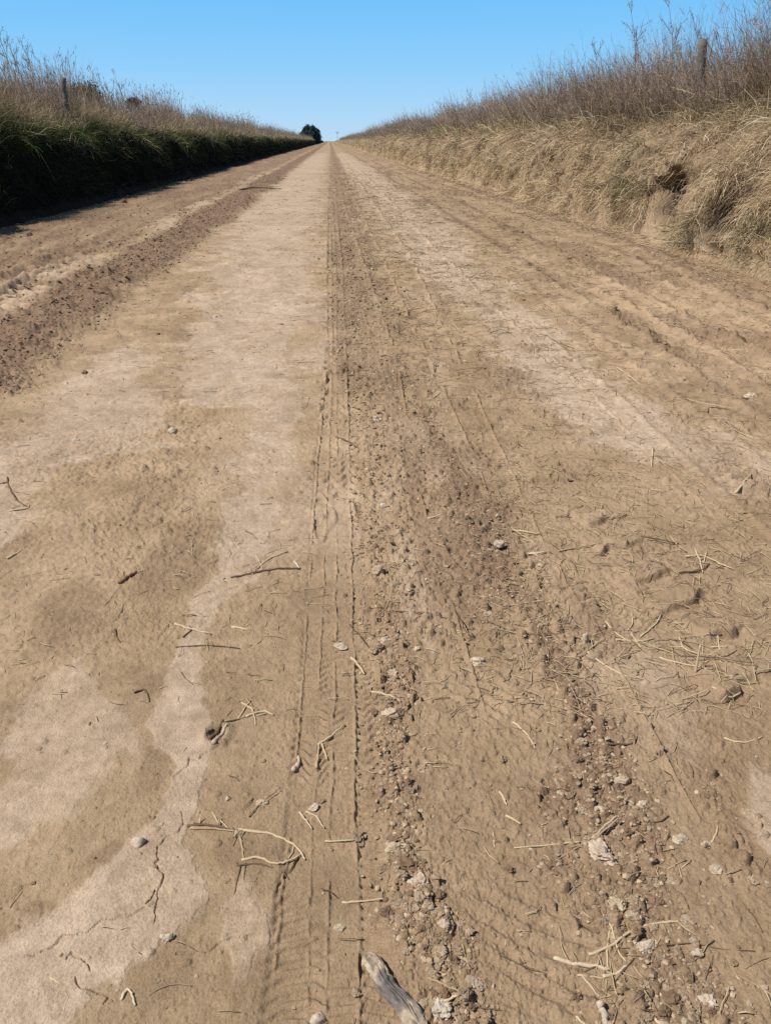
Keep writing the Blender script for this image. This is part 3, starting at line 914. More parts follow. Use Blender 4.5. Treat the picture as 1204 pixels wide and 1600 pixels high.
# feathery heads at the tips of the stems
tip = st[3][:, -1]; dd = st[3][:, -1] - st[3][:, -2]; dd /= np.linalg.norm(dd, axis=1)[:, None]
sel = rng.random(len(tip)) < .55
tip, dd = tip[sel], dd[sel]
i = np.repeat(np.arange(len(tip)), 2)
cc = palette(len(i), [(.33, .25, .195), (.25, .18, .145), (.18, .13, .11)], [2, 2.4, 2])
hd = ribbons(tip[i] - dd[i] * rng.uniform(0, .12, (len(i), 1)), dd[i] + rng.normal(size=(len(i), 3)) * .22, rng.uniform(.09, .22, len(i)),
             rng.uniform(.005, .010, len(i)) * np.clip(tip[i, 1] / 12, .85, 7) ** .55, rng.uniform(-.1, .6, len(i)), 3, .5, cc, cc * 1.1)
tw = twiggy(st[3], .15, 3, .16, .42, [(.46, .35, .23), (.56, .44, .29), BROWN, PURP], [3, 2, 1.6, 1.5], .40, 1.1)
lo = field_grass(False, 48000, 6, 500, -9.2, -7.55, .35, .85, [(.66, .51, .34), (.54, .41, .27), (.40, .30, .20), OLIVE], [3, 3, 2, .9], (.05, 0), 1.15, (.5, 2.4), .9)
o = merged('reed_grass', [st[:3], hd[:3], tw[:3], lo[:3]], M_GRASS)
tag(o, 'tall dry reed grass with feathery heads on top of the shaded bank', 'reed grass', kind='stuff')

# root tangle in the hollow of the sunlit bank
b = Bag()
for hy, hz, w, hh, dp in HOLLOWS_R[:4]:
    for _ in range(int(230 * w / .3)):
        y0 = hy + rng.normal() * w * .8; z0 = hz + rng.normal() * hh * .6 + .1
        x0 = 5.95 + .42 * max(z0 - .9, -.2) + rng.uniform(-.02, .22)
        d = np.array([rng.normal() * .3 - .1, rng.normal() * .6, -.8 + rng.normal() * .4]); p = np.array([x0, y0, z0]); pts = [p]
        for k in range(5):
            p = p + d / np.linalg.norm(d) * rng.uniform(.04, .09); d = d + rng.normal(size=3) * .55; pts.append(p)
        c = random.choice([(.10, .075, .058), (.07, .05, .04), (.20, .155, .12), (.04, .029, .022)])
        b.tube(pts, rng.uniform(.004, .010), 4, c)
o = link('root_tangle', b.mesh('root_tangle', M_BRUSH))
tag(o, 'dark dead roots dangling in the hollows of the sunlit bank', 'roots', kind='stuff')

# ------------------------------------------------------------------ tall single weeds that stand out on the skyline
def weed_mesh(seed, hgt, branches, heads, lean, cs, ch):
    g = np.random.default_rng(seed)
    st = Bag(); hb = Bag()
    pts = [np.zeros(3)]
    d = np.array([lean, g.normal() * .05, 1.0])
    for k in range(9):
        d = d + np.array([g.normal() * .07 + lean * .06, g.normal() * .07, 0])
        pts.append(pts[-1] + d / np.linalg.norm(d) * hgt / 9)
    pts = np.array(pts)
    st.tube(pts, .0045, 5, cs, .35, .05)

    def twig(q, e, L, r, deep):
        bp = [q]
        for k in range(4):
            e = e + np.array([g.normal() * .16, g.normal() * .16, .10]); bp.append(bp[-1] + e / np.linalg.norm(e) * L / 4)
        st.tube(bp, r, 4, cs, .6, .05)
        e = e / np.linalg.norm(e)
        for _ in range(heads):
            j = g.integers(2, 4); u = g.random()
            p = bp[j] * (1 - u) + bp[j + 1] * u + g.normal(size=3) * .008
            V, T = ICO[1]; a = g.uniform(.0013, .0024)
            hb.add(p + V * np.array([a, a, a * g.uniform(2, 5)]), None, T, ch)
        if deep:
            for _ in range(2):
                j = g.integers(1, 4)
                twig(bp[j], e + g.normal(size=3) * .5, L * .45, r * .75, False)

    for _ in range(branches):
        f = g.uniform(.35, .98) * 9; j = min(int(f), 8); q = pts[j] + (pts[j + 1] - pts[j]) * (f - j)
        e = np.array([g.normal() * .62 + lean, g.normal() * .62, 1.0])
        twig(q, e, g.uniform(.12, .38) * (1.2 - f / 12), .0025, True)
    return st.mesh('stem', M_BRUSH), hb.mesh('seed_sprays', M_BRUSH)


WEEDS = [(weed_mesh(500 + k, 1.0, nb, nh, ln, cs, ch)) for k, (nb, nh, ln, cs, ch) in enumerate((
    (9, 4, -.22, (.24, .18, .15), (.22, .16, .13)), (15, 3, -.10, (.26, .20, .16), (.22, .165, .135)),
    (5, 5, -.30, (.28, .21, .16), (.26, .19, .15)), (4, 8, -.16, (.32, .25, .18), (.30, .22, .17))))]


def weed(k, px, py_top, x, zbase, label, group=None):
    p = on_x(px, py_top, x)
    hgt = p[2] - zbase
    r = empty('dry_weed', (x + .16 * hgt, p[1], zbase))
    r.scale = (hgt, hgt, hgt)
    link('stem', WEEDS[k][0], r); link('seed_sprays', WEEDS[k][1], r)
    r.rotation_euler.z = rng.uniform(-.35, .35)
    tag(r, label, 'weed', group)


def wz(right, x, y):
    P = np.array(PROF_R if right else PROF_L); o = np.argsort(P[:, 0])
    t = np.interp(x, P[o, 0], np.arange(len(P))[o])
    return float(bank_point(PROF_R if right else PROF_L, np.array([t]), np.array([y]), right)[1][0]) - .05


GR = 'tall weeds rising above the brush on the sunlit bank'
for k, px, py, x, lab in (
        (1, 985, 4, 8.0, 'tallest thin branching weed left of the fence post on the sunlit bank'),
        (1, 1043, 0, 8.1, 'bushy tall weed with many fine branches just left of the fence post'),
        (2, 1138, 2, 8.0, 'long single leaning weed stalk just right of the fence post'),
        (2, 1190, 38, 7.8, 'dark leaning weed stalk at the right photo edge above the sunlit bank'),
        (0, 946, 55, 8.1, 'short branching weed with drooping tip above the brush, left of taller weeds'),
        (0, 742, 134, 8.3, 'lone branching weed standing over the middle of the sunlit bank'),
        (2, 818, 122, 8.2, 'first of two slim weed stalks close together on the sunlit skyline'),
        (2, 834, 126, 8.2, 'second of two slim weed stalks close together on the sunlit skyline')):
    yy = on_x(px, py, x)[1]
    weed(k, px, py, x, wz(True, x, yy), lab, GR)
for _ in range(26):
    x = rng.uniform(7.5, 9); px = rng.uniform(640, 1200)
    yy = on_x(px, 200, x)[1]
    zb = wz(True, x, yy)
    hh = rng.uniform(1.25, 1.65)
    r = empty('dry_weed', (x, yy, zb)); r.scale = (hh,) * 3; r.rotation_euler.z = rng.uniform(-.5, .5)
    k = int(rng.choice([0, 1, 2])); link('stem', WEEDS[k][0], r); link('seed_sprays', WEEDS[k][1], r)
    tag(r, 'slim dry weed stalk poking out of the brush on the sunlit bank', 'weed', 'slim weeds among the brush of the sunlit bank')
GL = 'tall reeds rising above the grass on the shaded bank'
for k, px, py, x, lab in (
        (3, 8, 32, -9.0, 'tallest reed stalk with a plume at the left photo edge'),
        (3, 22, 52, -9.0, 'tall thin reed second from the left photo edge'),
        (3, 38, 45, -9.1, 'tall thin reed third from the left photo edge, slightly bent'),
        (2, 68, 90, -9.2, 'shorter leaning reed left of the fence post on the shaded bank'),
        (1, 108, 98, -9.3, 'bushy seeding weed right above the fence post on the shaded bank'),
        (1, 152, 116, -9.5, 'weed with fanned seed head right of the dark shrub'),
        (1, 176, 110, -9.5, 'upright plumed weed left of the squat dark bush')):
    yy = on_x(px, py, x)[1]
    weed(k, px, py, x, wz(False, x, yy), lab, GL)
for _ in range(26):
    x = rng.uniform(-10, -8.6); px = rng.uniform(4, 380)
    yy = on_x(px, 200, x)[1]
    hh = rng.uniform(1.1, 1.5)
    r = empty('dry_weed', (x, yy, wz(False, x, yy))); r.scale = (hh,) * 3; r.rotation_euler.z = rng.uniform(-.5, .5)
    k = int(rng.choice([1, 2, 3])); link('stem', WEEDS[k][0], r); link('seed_sprays', WEEDS[k][1], r)
    tag(r, 'slim plumed weed stalk poking out of the reeds on the shaded bank', 'weed', 'slim weeds among the reeds of the shaded bank')


# ------------------------------------------------------------------ fence posts, shrubs, far trees and pole
def post(px, py, x, hgt, tilt, label):
    p = on_x(px, py, x)
    b = Bag()
    n = 14
    pts = np.array([[tilt * (k / (n - 1)) * hgt + .006 * rng.normal(), .006 * rng.normal(), hgt * k / (n - 1)] for k in range(n)])
    b.tube(pts, .085, 12, (.17, .155, .142), .9, .07)
    r = link('fence_post', b.mesh('fence_post', M_WOOD), None, (x - tilt * hgt, p[1], p[2] - hgt))
    tag(r, label, 'fence post', 'wooden fence posts on the two banks')


post(1097, 62, 6.95, 1.75, -.12, 'weathered wooden fence post rising from brush on the sunlit bank')
post(99, 122, -7.85, 1.5, .05, 'weathered wooden fence post among reeds on the shaded bank')


def shrub(px, py, x, hw, hh, label, cols, seed, nleaf=2600):
    g = np.random.default_rng(seed)
    p = on_x(px, py, x)
    r = empty('dark_shrub', (x, p[1], wz(False, x, p[1])))
    zc = p[2] - r.location.z
    b = Bag()
    for _ in range(9):
        a = g.uniform(0, 6.28)
        tip = np.array([math.cos(a) * hw * .7 * g.random(), math.sin(a) * hw * .7 * g.random(), zc * g.uniform(.6, .95)])
        b.tube([np.zeros(3), tip * [.3, .3, .5] + g.normal(size=3) * .04, tip], .018, 5, (.10, .08, .06), .4)
    link('stem', b.mesh('stem', M_BRUSH), r)
    u = g.normal(size=(nleaf, 3)); u /= np.linalg.norm(u, axis=1)[:, None]
    rad = g.uniform(.35, 1.05, nleaf)[:, None] * (1 + .35 * noise3(u, 2.2, seed))[:, None]
    P = u * rad * np.array([hw, hw, hh]) + np.array([0, 0, zc - hh])
    P[:, 2] = np.maximum(P[:, 2], .05)
    c = palette(nleaf, cols, [1] * len(cols), .25, g)
    V, Q, C, S = ribbons(P, g.normal(size=(nleaf, 3)) + u * .6, g.uniform(.05, .13, nleaf), g.uniform(.025, .05, nleaf), np.zeros(nleaf), 2, .5, c, c, .4, g)
    link('foliage', mesh_np('foliage', V, [Q], True, C, M_LEAF), r)
    tag(r, label, 'shrub', 'dark shrubs behind the reeds')


shrub(130, 130, -9.4, .62, .60, 'rounded dark shrub behind the reeds, just right of the fence post', [(.022, .032, .014), (.035, .04, .02), (.05, .045, .028)], 71, 5000)
shrub(207, 152, -9.8, .42, .28, 'squat dark bush behind the reeds, farther along the shaded bank', [(.03, .03, .02), (.06, .05, .035), (.03, .035, .02)], 72, 1200)


def tree(px, dist, zb, hgt, wid, label, seed):
    g = np.random.default_rng(seed)
    d = ray(px, 214); s = dist / d[1]
    r = empty('far_tree', (d[0] * s, dist, zb))
    b = Bag()
    b.tube([[0, 0, 0], [.1, 0, hgt * .3], [0, .1, hgt * .7]], .35, 8, (.08, .06, .045), .4)
    for k in range(7):
        a = g.uniform(0, 6.28); z0 = hgt * g.uniform(.15, .6)
        b.tube([[0, 0, z0], [math.cos(a) * wid * .3, math.sin(a) * wid * .3, z0 + hgt * .15]], .14, 5, (.08, .06, .045), .4)
    link('trunk', b.mesh('trunk', M_BRUSH), r)
    nb = 60
    cen = []
    for k in range(nb):
        z = g.uniform(.06, .97); w = wid * .5 * math.sqrt(max(.05, 1 - (max(z - .35, 0) / .65) ** 2)) * g.uniform(.45, .95); a = g.uniform(0, 6.28)
        cen.append((math.cos(a) * w, math.sin(a) * w, z * hgt))
    cen = np.array(cen)
    n = 14000
    i = g.integers(0, nb, n)
    P = cen[i] + g.normal(size=(n, 3)) * np.array([.42, .42, .36]) * wid * .16
    P[:, 2] = np.maximum(P[:, 2], .1)
    tone = (g.random(nb) * .6 + .7)[i][:, None]
    c = palette(n, [(.030, .056, .066), (.040, .070, .074), (.05, .078, .070)], [2, 2, 1], .2, g) * tone  # leaf tones shifted to blue to paint in distance haze
    V, Q, C, S = ribbons(P, g.normal(size=(n, 3)), g.uniform(.25, .55, n), g.uniform(.2, .4, n), np.zeros(n), 1, .2, c, c, .5, g)
    link('crown', mesh_np('crown', V, [Q], True, C, M_LEAF), r)
    tag(r, label, 'tree', 'dark trees at the far end of the road')


tree(479.5, 420, .5, 6.6, 7.0, 'leftmost and lowest of three dark trees at the road end', 81)
tree(484.5, 424, .4, 7.5, 7.6, 'tallest dark tree in the middle of the clump at the road end', 82)
tree(490.5, 416, .4, 6.5, 6.2, 'dark tree on the road side of the clump at the road end', 83)

d = ray(527, 212); s = 330 / d[1]
r = empty('utility_pole', (d[0] * s, 330, 1.9))
b = Bag(); b.tube([[0, 0, 0], [0, 0, 1.4], [0, 0, 2.9]], .07, 8, (.26, .27, .29), .8, .03)
link('pole', b.mesh('pole', M_BRUSH), r)
b = Bag(); b.tube([[-.75, 0, 2.7], [0, 0, 2.65], [.75, 0, 2.7]], .045, 6, (.26, .27, .29), 1, .03)
link('crossarm', b.mesh('crossarm', M_BRUSH), r)
b = Bag(); b.tube([[-.5, 0, 2.65], [0, 0, 2.1]], .06, 5, (.12, .10, .09), 1, .03); b.tube([[.5, 0, 2.65], [0, 0, 2.1]], .06, 5, (.12, .10, .09), 1, .03)
link('brace', b.mesh('brace', M_BRUSH), r)
tag(r, 'thin far utility pole with a crossarm beside the end of the road', 'pole')

# small leafy plant sticking out of the shade
p = on_x(14, 262, -7.0)
r = empty('leafy_weed', p)
b = Bag(); b.tube([[-.25, 0, -.05], [0, 0, .0], [.03, 0, .14], [.05, .02, .27]], .007, 5, (.25, .28, .14), .6); b.tube([[.03, 0, .12], [.09, 0, .2], [.14, .02, .24]], .005, 5, (.25, .28, .14), .6)
link('stem', b.mesh('stem', M_BRUSH), r)
g = np.random.default_rng(5); n = 16
P = np.stack([g.uniform(-.06, .06, n), g.uniform(-.05, .05, n), g.uniform(-.02, .12, n)], -1)
c = palette(n, [(.22, .30, .13), (.30, .36, .2)], [1, 1], .1, g)
V, Q, C, S = ribbons(P, g.normal(size=(n, 3)), g.uniform(.05, .09, n), g.uniform(.025, .04, n), np.full(n, .6), 3, .3, c, c, .3, g)
link('leaf', mesh_np('leaf', V, [Q], True, C, M_GRASS), r)
tag(r, 'small pale leafy weed catching light on the shaded bank', 'weed')

# ------------------------------------------------------------------ things lying on the road
def gp(px, py, lift=0.0):
    p = on_ground(px, py)
    p = p.copy(); p[2] = float(ground_z(p[0], p[1])[0]) + lift
    return p


def px_m(px, py):
    """metres per photo pixel at that spot on the ground"""
    return depth_of(on_ground(px, py)) / F_PX


def smooth_line(P, k=5):
    P = np.asarray(P, float)
    t = np.arange(len(P)); u = np.linspace(0, len(P) - 1, (len(P) - 1) * k + 1)
    L = np.stack([np.interp(u, t, P[:, i]) for i in range(3)], -1)
    if len(P) > 2:
        for _ in range(2):
            L[1:-1] = (L[:-2] + 2 * L[1:-1] + L[2:]) / 4
    return L


PALEST = (.50, .385, .245); MIDST = (.36, .26, .155); DARKST = (.13, .085, .055); GREYW = (.36, .30, .24)


def stick_into(bag, org, pts, rpx, c, lift=.3, sides=6, taper=.6):
    """pts: (px, py[, height in m]); radius in photo pixels"""
    x0, y0 = pts[0][0], pts[0][1]
    m = px_m(x0, y0); r = rpx * m * .95
    W = []
    for q in pts:
        h = q[2] if len(q) > 2 else 0
        w = gp(q[0], q[1]) if h == 0 else None
        if w is None:
            w = on_ground(q[0], q[1], h)
        w[2] = max(w[2], 0) + r * (.6 + lift)
        w[2] -= r * (.6 if len(q) < 3 else 0) * abs(math.sin(q[0] * 1.7 + q[1])); W.append(w)
    L = smooth_line(W)
    L = L + rng.normal(size=L.shape) * r * .22
    bag.tube(L - org, r, sides, c, taper, .16)


def stick(name, pts, rpx, c, label, cat, group=None, lift=.3, taper=.6, mat=None):
    org = gp(pts[0][0], pts[0][1])
    b = Bag(); stick_into(b, org, pts, rpx, c, lift, 7, taper)
    o = link(name, b.mesh(name, mat or M_STRAW), None, org)
    return tag(o, label, cat, group)


CL = (.31, .218, .137); CLP = (.36, .268, .18); CLD = (.22, .145, .09)


def clod(name, px, py, wpx, hratio, c, label, cat, seed, group=None, mat=None, sub=3, knob=.25, rough=.14, sq=(1, .8), rot=None):
    m = px_m(px, py); s = wpx * m / 2
    V, T = lump(sub, seed, 8, rough, (sq[0], sq[1], hratio), knob)
    V = V * s / max(abs(V[:, 0]).max(), 1e-6)
    b = Bag()
    tone = 1 + .25 * noise3(V / s, 2.5, seed + 3)[:, None]
    b.add(V, None, T, np.array(c)[None] * tone)
    p = gp(px, py, -.1 * s)
    o = link(name, b.mesh(name, mat or M_CLOD, mat is not None), None, p, (0, 0, rng.uniform(-.4, .4) if rot is None else rot))
    return tag(o, label, cat, group)


# --- single stones and clods
clod('pebble', 216, 1320, 25, 1.05, (.47, .385, .295), 'pale rounded pebble casting a sharp shadow on cracked crust', 'pebble', 11, mat=M_STONE, rough=.04, knob=.12)
clod('soil_clod', 262, 1468, 25, .7, (.46, .37, .28), 'ragged clod with a dark shadow on the damp lower left stain', 'clod', 12, rough=.2)
clod('pebble', 497, 1592, 30, .9, (.48, .385, .285), 'pale pointed stone at the bottom edge left of the log', 'stone', 13, mat=M_STONE)
clod('soil_clod', 662, 1205, 30, .8, (.38, .28, .19), 'dark hollowed clod standing alone between the two crumbly ridges', 'clod', 14, rough=.26, knob=.4)
clod('soil_clod', 745, 1034, 30, .55, (.50, .40, .29), 'flat pale clod beside the crumbly strip in mid photo', 'clod', 15)
clod('soil_clod', 590, 654, 20, .8, (.48, .38, .29), 'grey crumbling clod beside the hole near the middle of the road', 'clod', 16, rough=.25)
clod('pebble', 271, 679, 17, .8, (.48, .38, .28), 'small pale stone on the light crust, upper left part of the road', 'stone', 17, mat=M_STONE)
clod('pebble', 120, 690, 13, .7, (.48, .385, .285), 'tiny pale stone left of the small stone on light crust', 'stone', 18, mat=M_STONE)
clod('soil_clod', 912, 1003, 17, 1.5, (.46, .36, .25), 'upright narrow clod casting a tall shadow among straw', 'clod', 19, sq=(.8, .6))
clod('soil_clod', 970, 1222, 24, .7, (.44, .345, .25), 'pale crumbly clod at the edge of the dark loose strip', 'clod', 20, rough=.2)
clod('soil_clod', 1000, 1258, 18, .6, (.48, .385, .285), 'pale flat clod just below the loose strip, beside scattered crumbs', 'clod', 21)
clod('soil_clod', 936, 1272, 20, .6, (.48, .38, .28), 'wedge shaped clod right above the big knobbly clod', 'clod', 22)
clod('soil_clod', 1062, 1312, 30, .5, (.45, .36, .265), 'larger of two whitish flat clods at lower right', 'clod', 23)
clod('soil_clod', 1102, 1321, 18, .5, (.45, .36, .265), 'smaller of two whitish flat clods at lower right', 'clod', 24)
clod('soil_clod', 1118, 1360, 22, .5, (.44, .345, .25), 'pale crumbly clod under the two whitish clods', 'clod', 25, rough=.25)
clod('soil_clod', 940, 1338, 46, .75, (.47, .37, .28), 'big knobbly clod with a twig stuck in it, lower right', 'clod', 26, sub=4, rough=.22, knob=.45, sq=(.85, 1.0), rot=.35)
clod('soil_clod', 963, 1418, 34, .6, (.42, .33, .23), 'broken pale clod at the top of the root heap', 'clod', 27, sub=4, rough=.24)
clod('soil_clod', 1006, 1483, 40, .6, (.45, .36, .28), 'grey elongated clod lying among the branched roots', 'clod', 28, sub=4, rough=.2, sq=(1, .5), rot=.35)
clod('soil_clod', 985, 1442, 22, .7, (.38, .29, .20), 'small brown clod between the two larger clods of the root heap', 'clod', 29)
clod('soil_clod', 1083, 1472, 20, .7, (.36, .29, .23), 'dark grey clod right of the branched roots', 'clod', 30, rough=.25)
clod('soil_clod', 1088, 1492, 20, .6, (.46, .37, .28), 'pale clod under the dark grey clod right of the roots', 'clod', 31)
clod('soil_clod', 1105, 1565, 28, .5, (.47, .38, .29), 'whitish crumbling clod near the lower right corner', 'clod', 32, rough=.28)
clod('soil_clod', 622, 1332, 52, .55, (.44, .34, .24), 'largest clod topping the heap of crumbs right of the track', 'clod', 33, sub=4, rough=.26, knob=.4, sq=(1, .5))
clod('soil_clod', 655, 1385, 44, .6, (.46, .36, .27), 'rough clod with a black shadow in the crumb heap', 'clod', 34, sub=4, rough=.26, knob=.4)
clod('soil_clod', 690, 1452, 24, .6, (.46, .36, .27), 'small clod at the lower end of the crumb heap', 'clod', 35, rough=.2)
clod('soil_clod', 588, 895, 24, .9, (.40, .30, .21), 'dark lump on the crumbly ridge right of the tyre ribs', 'clod', 36, rough=.25)
clod('soil_clod', 600, 1000, 30, .8, (.42, .33, .25), 'grey lump on the crumbly ridge at mid photo height', 'clod', 37, rough=.25)
clod('soil_clod', 615, 1052, 24, .7, (.44, .34, .25), 'lump below the grey lump on the crumbly ridge', 'clod', 38, rough=.25)
clod('soil_clod', 606, 1115, 28, .6, (.46, .36, .26), 'ragged clod with a root behind it beside the tyre ribs', 'clod', 39, rough=.25)
clod('soil_clod', 533, 1010, 24, .5, (.46, .375, .28), 'pale flake pressed between the tyre ribs', 'clod', 40)
clod('soil_clod', 780, 857, 22, .7, (.42, .33, .26), 'greyish clod at the upper end of the dark loose strip', 'clod', 41)
clod('soil_clod', 410, 1256, 22, .6, (.42, .33, .23), 'small ragged clod left of the tyre ribs', 'clod', 42, rough=.25)
clod('soil_clod', 372, 1306, 22, .6, (.36, .27, .18), 'soil lump holding the roots of the twig bundle', 'clod', 43, rough=.25)
clod('soil_clod', 490, 1262, 18, .6, (.46, .37, .28), 'round pale clod between the ribs of the tyre track', 'clod', 44)
clod('soil_clod', 530, 1450, 20, .6, (.43, .34, .24), 'small clod low on the tyre track ribs', 'clod', 45)
clod('soil_clod', 740, 1540, 40, .5, (.34, .26, .19), 'dark grey slab of soil right of the log', 'clod', 46, sub=4, rough=.25)
clod('soil_clod', 690, 1580, 46, .6, (.48, .40, .31), 'big pale rough clod at the bottom edge beside the log', 'clod', 47, sub=4, rough=.26, knob=.4)
clod('soil_clod', 600, 790, 16, .7, (.5, .41, .32), 'pale clod on the upper crumbly ridge', 'clod', 48)
clod('soil_clod', 133, 583, 11, .8, (.25, .18, .12), 'dark small clod on light crust beside the windrow', 'clod', 49)
clod('soil_clod', 195, 317, 12, .8, (.14, .095, .065), 'black clod on the far edge of the road by the shade', 'clod', 50)
clod('soil_clod', 48, 370, 12, .8, (.15, .10, .07), 'dark clod at the left photo edge near the shade line', 'clod', 51)
clod('soil_clod', 881, 560, 10, .8, (.2, .14, .1), 'dark clod on the pale crust right of the road middle', 'clod', 52)
clod('soil_clod', 610, 495, 8, .9, (.25, .18, .12), 'tiny dark clod far up the road middle', 'clod', 53)
clod('soil_clod', 1172, 616, 26, .5, (.46, .37, .28), 'pale broken clod at the right photo edge, upper road', 'clod', 54, rough=.25)

# --- log at the bottom
p0 = gp(572, 1500); p1 = gp(655, 1610)
L = [p0 + (p1 - p0) * t + np.array([.003 * math.sin(t * 11), 0, 0]) for t in np.linspace(0, 1.25, 60)]
b = Bag()
P = np.array(L) - p0; P[:, 2] = .016
n = len(P); sides = 40
dv = np.gradient(P, axis=0); dv /= np.linalg.norm(dv, axis=1)[:, None]
u = np.cross(dv, [0, 0, 1]); v = np.cross(u, dv)
a = np.arange(sides) / sides * 2 * math.pi
TT, AA = np.meshgrid(np.linspace(0, 1, n), a, indexing='ij')
ridge = np.abs(vnoise(TT * 3.0, np.cos(AA) * 5.5 + 2 * np.sin(AA), 401))
rad = .0155 * (1 + .12 * np.sin(2 * AA + 1) + .30 * vnoise(TT * 4.5, np.cos(AA) * 1.2 + np.sin(AA) * .9, 402) - .22 * (1 - sstep(0, .22, ridge)) + .12 * vnoise(TT * 26, AA * 2.6, 406) + .07 * vnoise(TT * 60, AA * 6, 407)) * (1 + .25 * sstep(.5, .8, TT))
rad[:3] *= np.array([.62, .86, .96])[:, None]
W = P[:, None, :] + rad[..., None] * (np.cos(AA)[..., None] * u[:, None] + .72 * np.sin(AA)[..., None] * v[:, None])
tone = sstep(.18, .30, TT + .12 * vnoise(TT * 7, AA * 1.5, 403)) * (1 - sstep(.55, .7, TT + .1 * vnoise(TT * 7, AA * 1.5, 404)))
cc = np.array([.40, .315, .23])[None, None] * (1 - tone[..., None]) + np.array([.165, .140, .128])[None, None] * tone[..., None]
cc = cc * (1 + .3 * vnoise(TT * 14, AA * 4, 405) - .45 * (1 - sstep(0, .18, ridge)))[..., None]
cc = np.clip(cc, .02, .8)
Vw = np.vstack([W.reshape(-1, 3), P[0] - dv[0] * .004, P[-1]])
i = np.arange(sides)
Tt = np.vstack([np.stack([(i + 1) % sides, i, np.full(sides, n * sides)], -1), np.stack([(n - 1) * sides + i, (n - 1) * sides + (i + 1) % sides, np.full(sides, n * sides + 1)], -1)])
b.add(Vw, grid_faces(n, sides, True), Tt, np.vstack([cc.reshape(-1, 3), [[.55, .47, .36]], [[.4, .3, .2]]]))
o = link('driftwood_log', b.mesh('driftwood_log', M_WOOD, False), None, p0)
tag(o, 'short grey weathered log with a pale broken end at the bottom edge', 'log')

# --- heaps of roots and twig bundles: one thing each, every root a part
def root_thing(name, org_px, parts, label, cat):
    org = gp(*org_px)
    r = empty(name, org)
    for pts, rp, c, part in parts:
        b = Bag(); stick_into(b, org, pts, rp, c, .4, 6)
        link(part, b.mesh(part, M_STRAW), r)
    tag(r, label, cat)


root_thing('twig_bundle', (345, 1296), [
    ([(293, 1293), (330, 1291), (372, 1302)], 2.6, DARKST, 'twig'), ([(298, 1297), (338, 1298), (370, 1303)], 2.4, MIDST, 'twig'),
    ([(303, 1289), (348, 1295), (378, 1305)], 2.0, DARKST, 'twig'), ([(312, 1290), (314, 1275, .015)], 1.6, PALEST, 'twig'),
    ([(342, 1290), (332, 1269, .018)], 1.6, PALEST, 'twig'), ([(345, 1292), (339, 1274, .02)], 1.4, MIDST, 'twig'), ([(360, 1300), (345, 1283, .012)], 1.6, PALEST, 'twig')],
    'dark bundle of broken twigs lying left of the tyre ribs', 'twig bundle')
root_thing('forked_twig', (376, 1302), [
    ([(372, 1299), (420, 1304), (450, 1315), (465, 1325), (477, 1343)], 2.5, PALEST, 'twig'),
    ([(378, 1347), (402, 1342), (430, 1353), (450, 1348), (472, 1335)], 2.4, PALEST, 'twig'),
    ([(376, 1310), (382, 1345)], 2.2, MIDST, 'twig'), ([(372, 1356), (400, 1352), (440, 1362), (452, 1375)], 1.6, DARKST, 'twig'), ([(376, 1356), (366, 1402)], 1.3, DARKST, 'twig'),
    ([(384, 1352), (379, 1400)], 1.1, DARKST, 'twig')],  # both thin dark strands running down stand in for shadow lines
    'long pale forked twig reaching right across the tyre ribs', 'twig')
root_thing('root_heap', (968, 1500), [
    ([(864, 1499), (900, 1509), (952, 1519)], 4.4, (.50, .40, .28), 'root'), ([(918, 1497), (950, 1484), (985, 1458), (1010, 1448), (1045, 1442), (1082, 1442)], 2.8, PALEST, 'root'),
    ([(940, 1531), (960, 1526), (978, 1512)], 3.2, (.52, .42, .29), 'root'), ([(900, 1529), (944, 1532)], 2.0, PALEST, 'root'),
    ([(938, 1430), (952, 1450), (964, 1490), (976, 1506)], 1.9, PALEST, 'root'), ([(948, 1516), (947, 1485), (950, 1460), (958, 1448)], 2.0, PALEST, 'root'),
    ([(982, 1422), (1000, 1405), (1020, 1387)], 1.8, MIDST, 'root'), ([(908, 1530), (925, 1548), (934, 1562)], 1.9, (.45, .36, .26), 'root'),
    ([(1030, 1446), (1036, 1462), (1022, 1480)], 1.7, MIDST, 'root'), ([(988, 1512), (1000, 1530), (1030, 1540)], 1.9, MIDST, 'root'),
    ([(1020, 1480), (1080, 1476), (1120, 1484), (1178, 1488)], 1.1, DARKST, 'root'), ([(940, 1560), (990, 1500)], 1.3, DARKST, 'root')],
    'tangled heap of pale branched roots near the lower right corner', 'root heap')
root_thing('twig_spray', (928, 1315), [
    ([(924, 1315), (940, 1296, .012), (962, 1276, .03)], 2.6, (.42, .32, .22), 'twig'), ([(928, 1317), (946, 1297, .012), (967, 1277, .026)], 2.0, (.38, .28, .19), 'twig'),
    ([(905, 1318), (870, 1322), (802, 1326)], 1.9, PALEST, 'twig'), ([(910, 1322), (890, 1334), (866, 1348)], 1.4, MIDST, 'twig')],
    'spray of straight twigs poking out of the big knobbly clod', 'twig')
root_thing('twig_pair', (500, 1163), [
    ([(494, 1202), (497, 1180), (499, 1163)], 2.5, (.42, .32, .2), 'twig'), ([(497, 1165), (520, 1149), (538, 1133)], 2.3, PALEST, 'twig'), ([(503, 1163), (511, 1187)], 2.0, PALEST, 'twig')],
    'crossed pale twigs standing over the tyre ribs', 'twig')
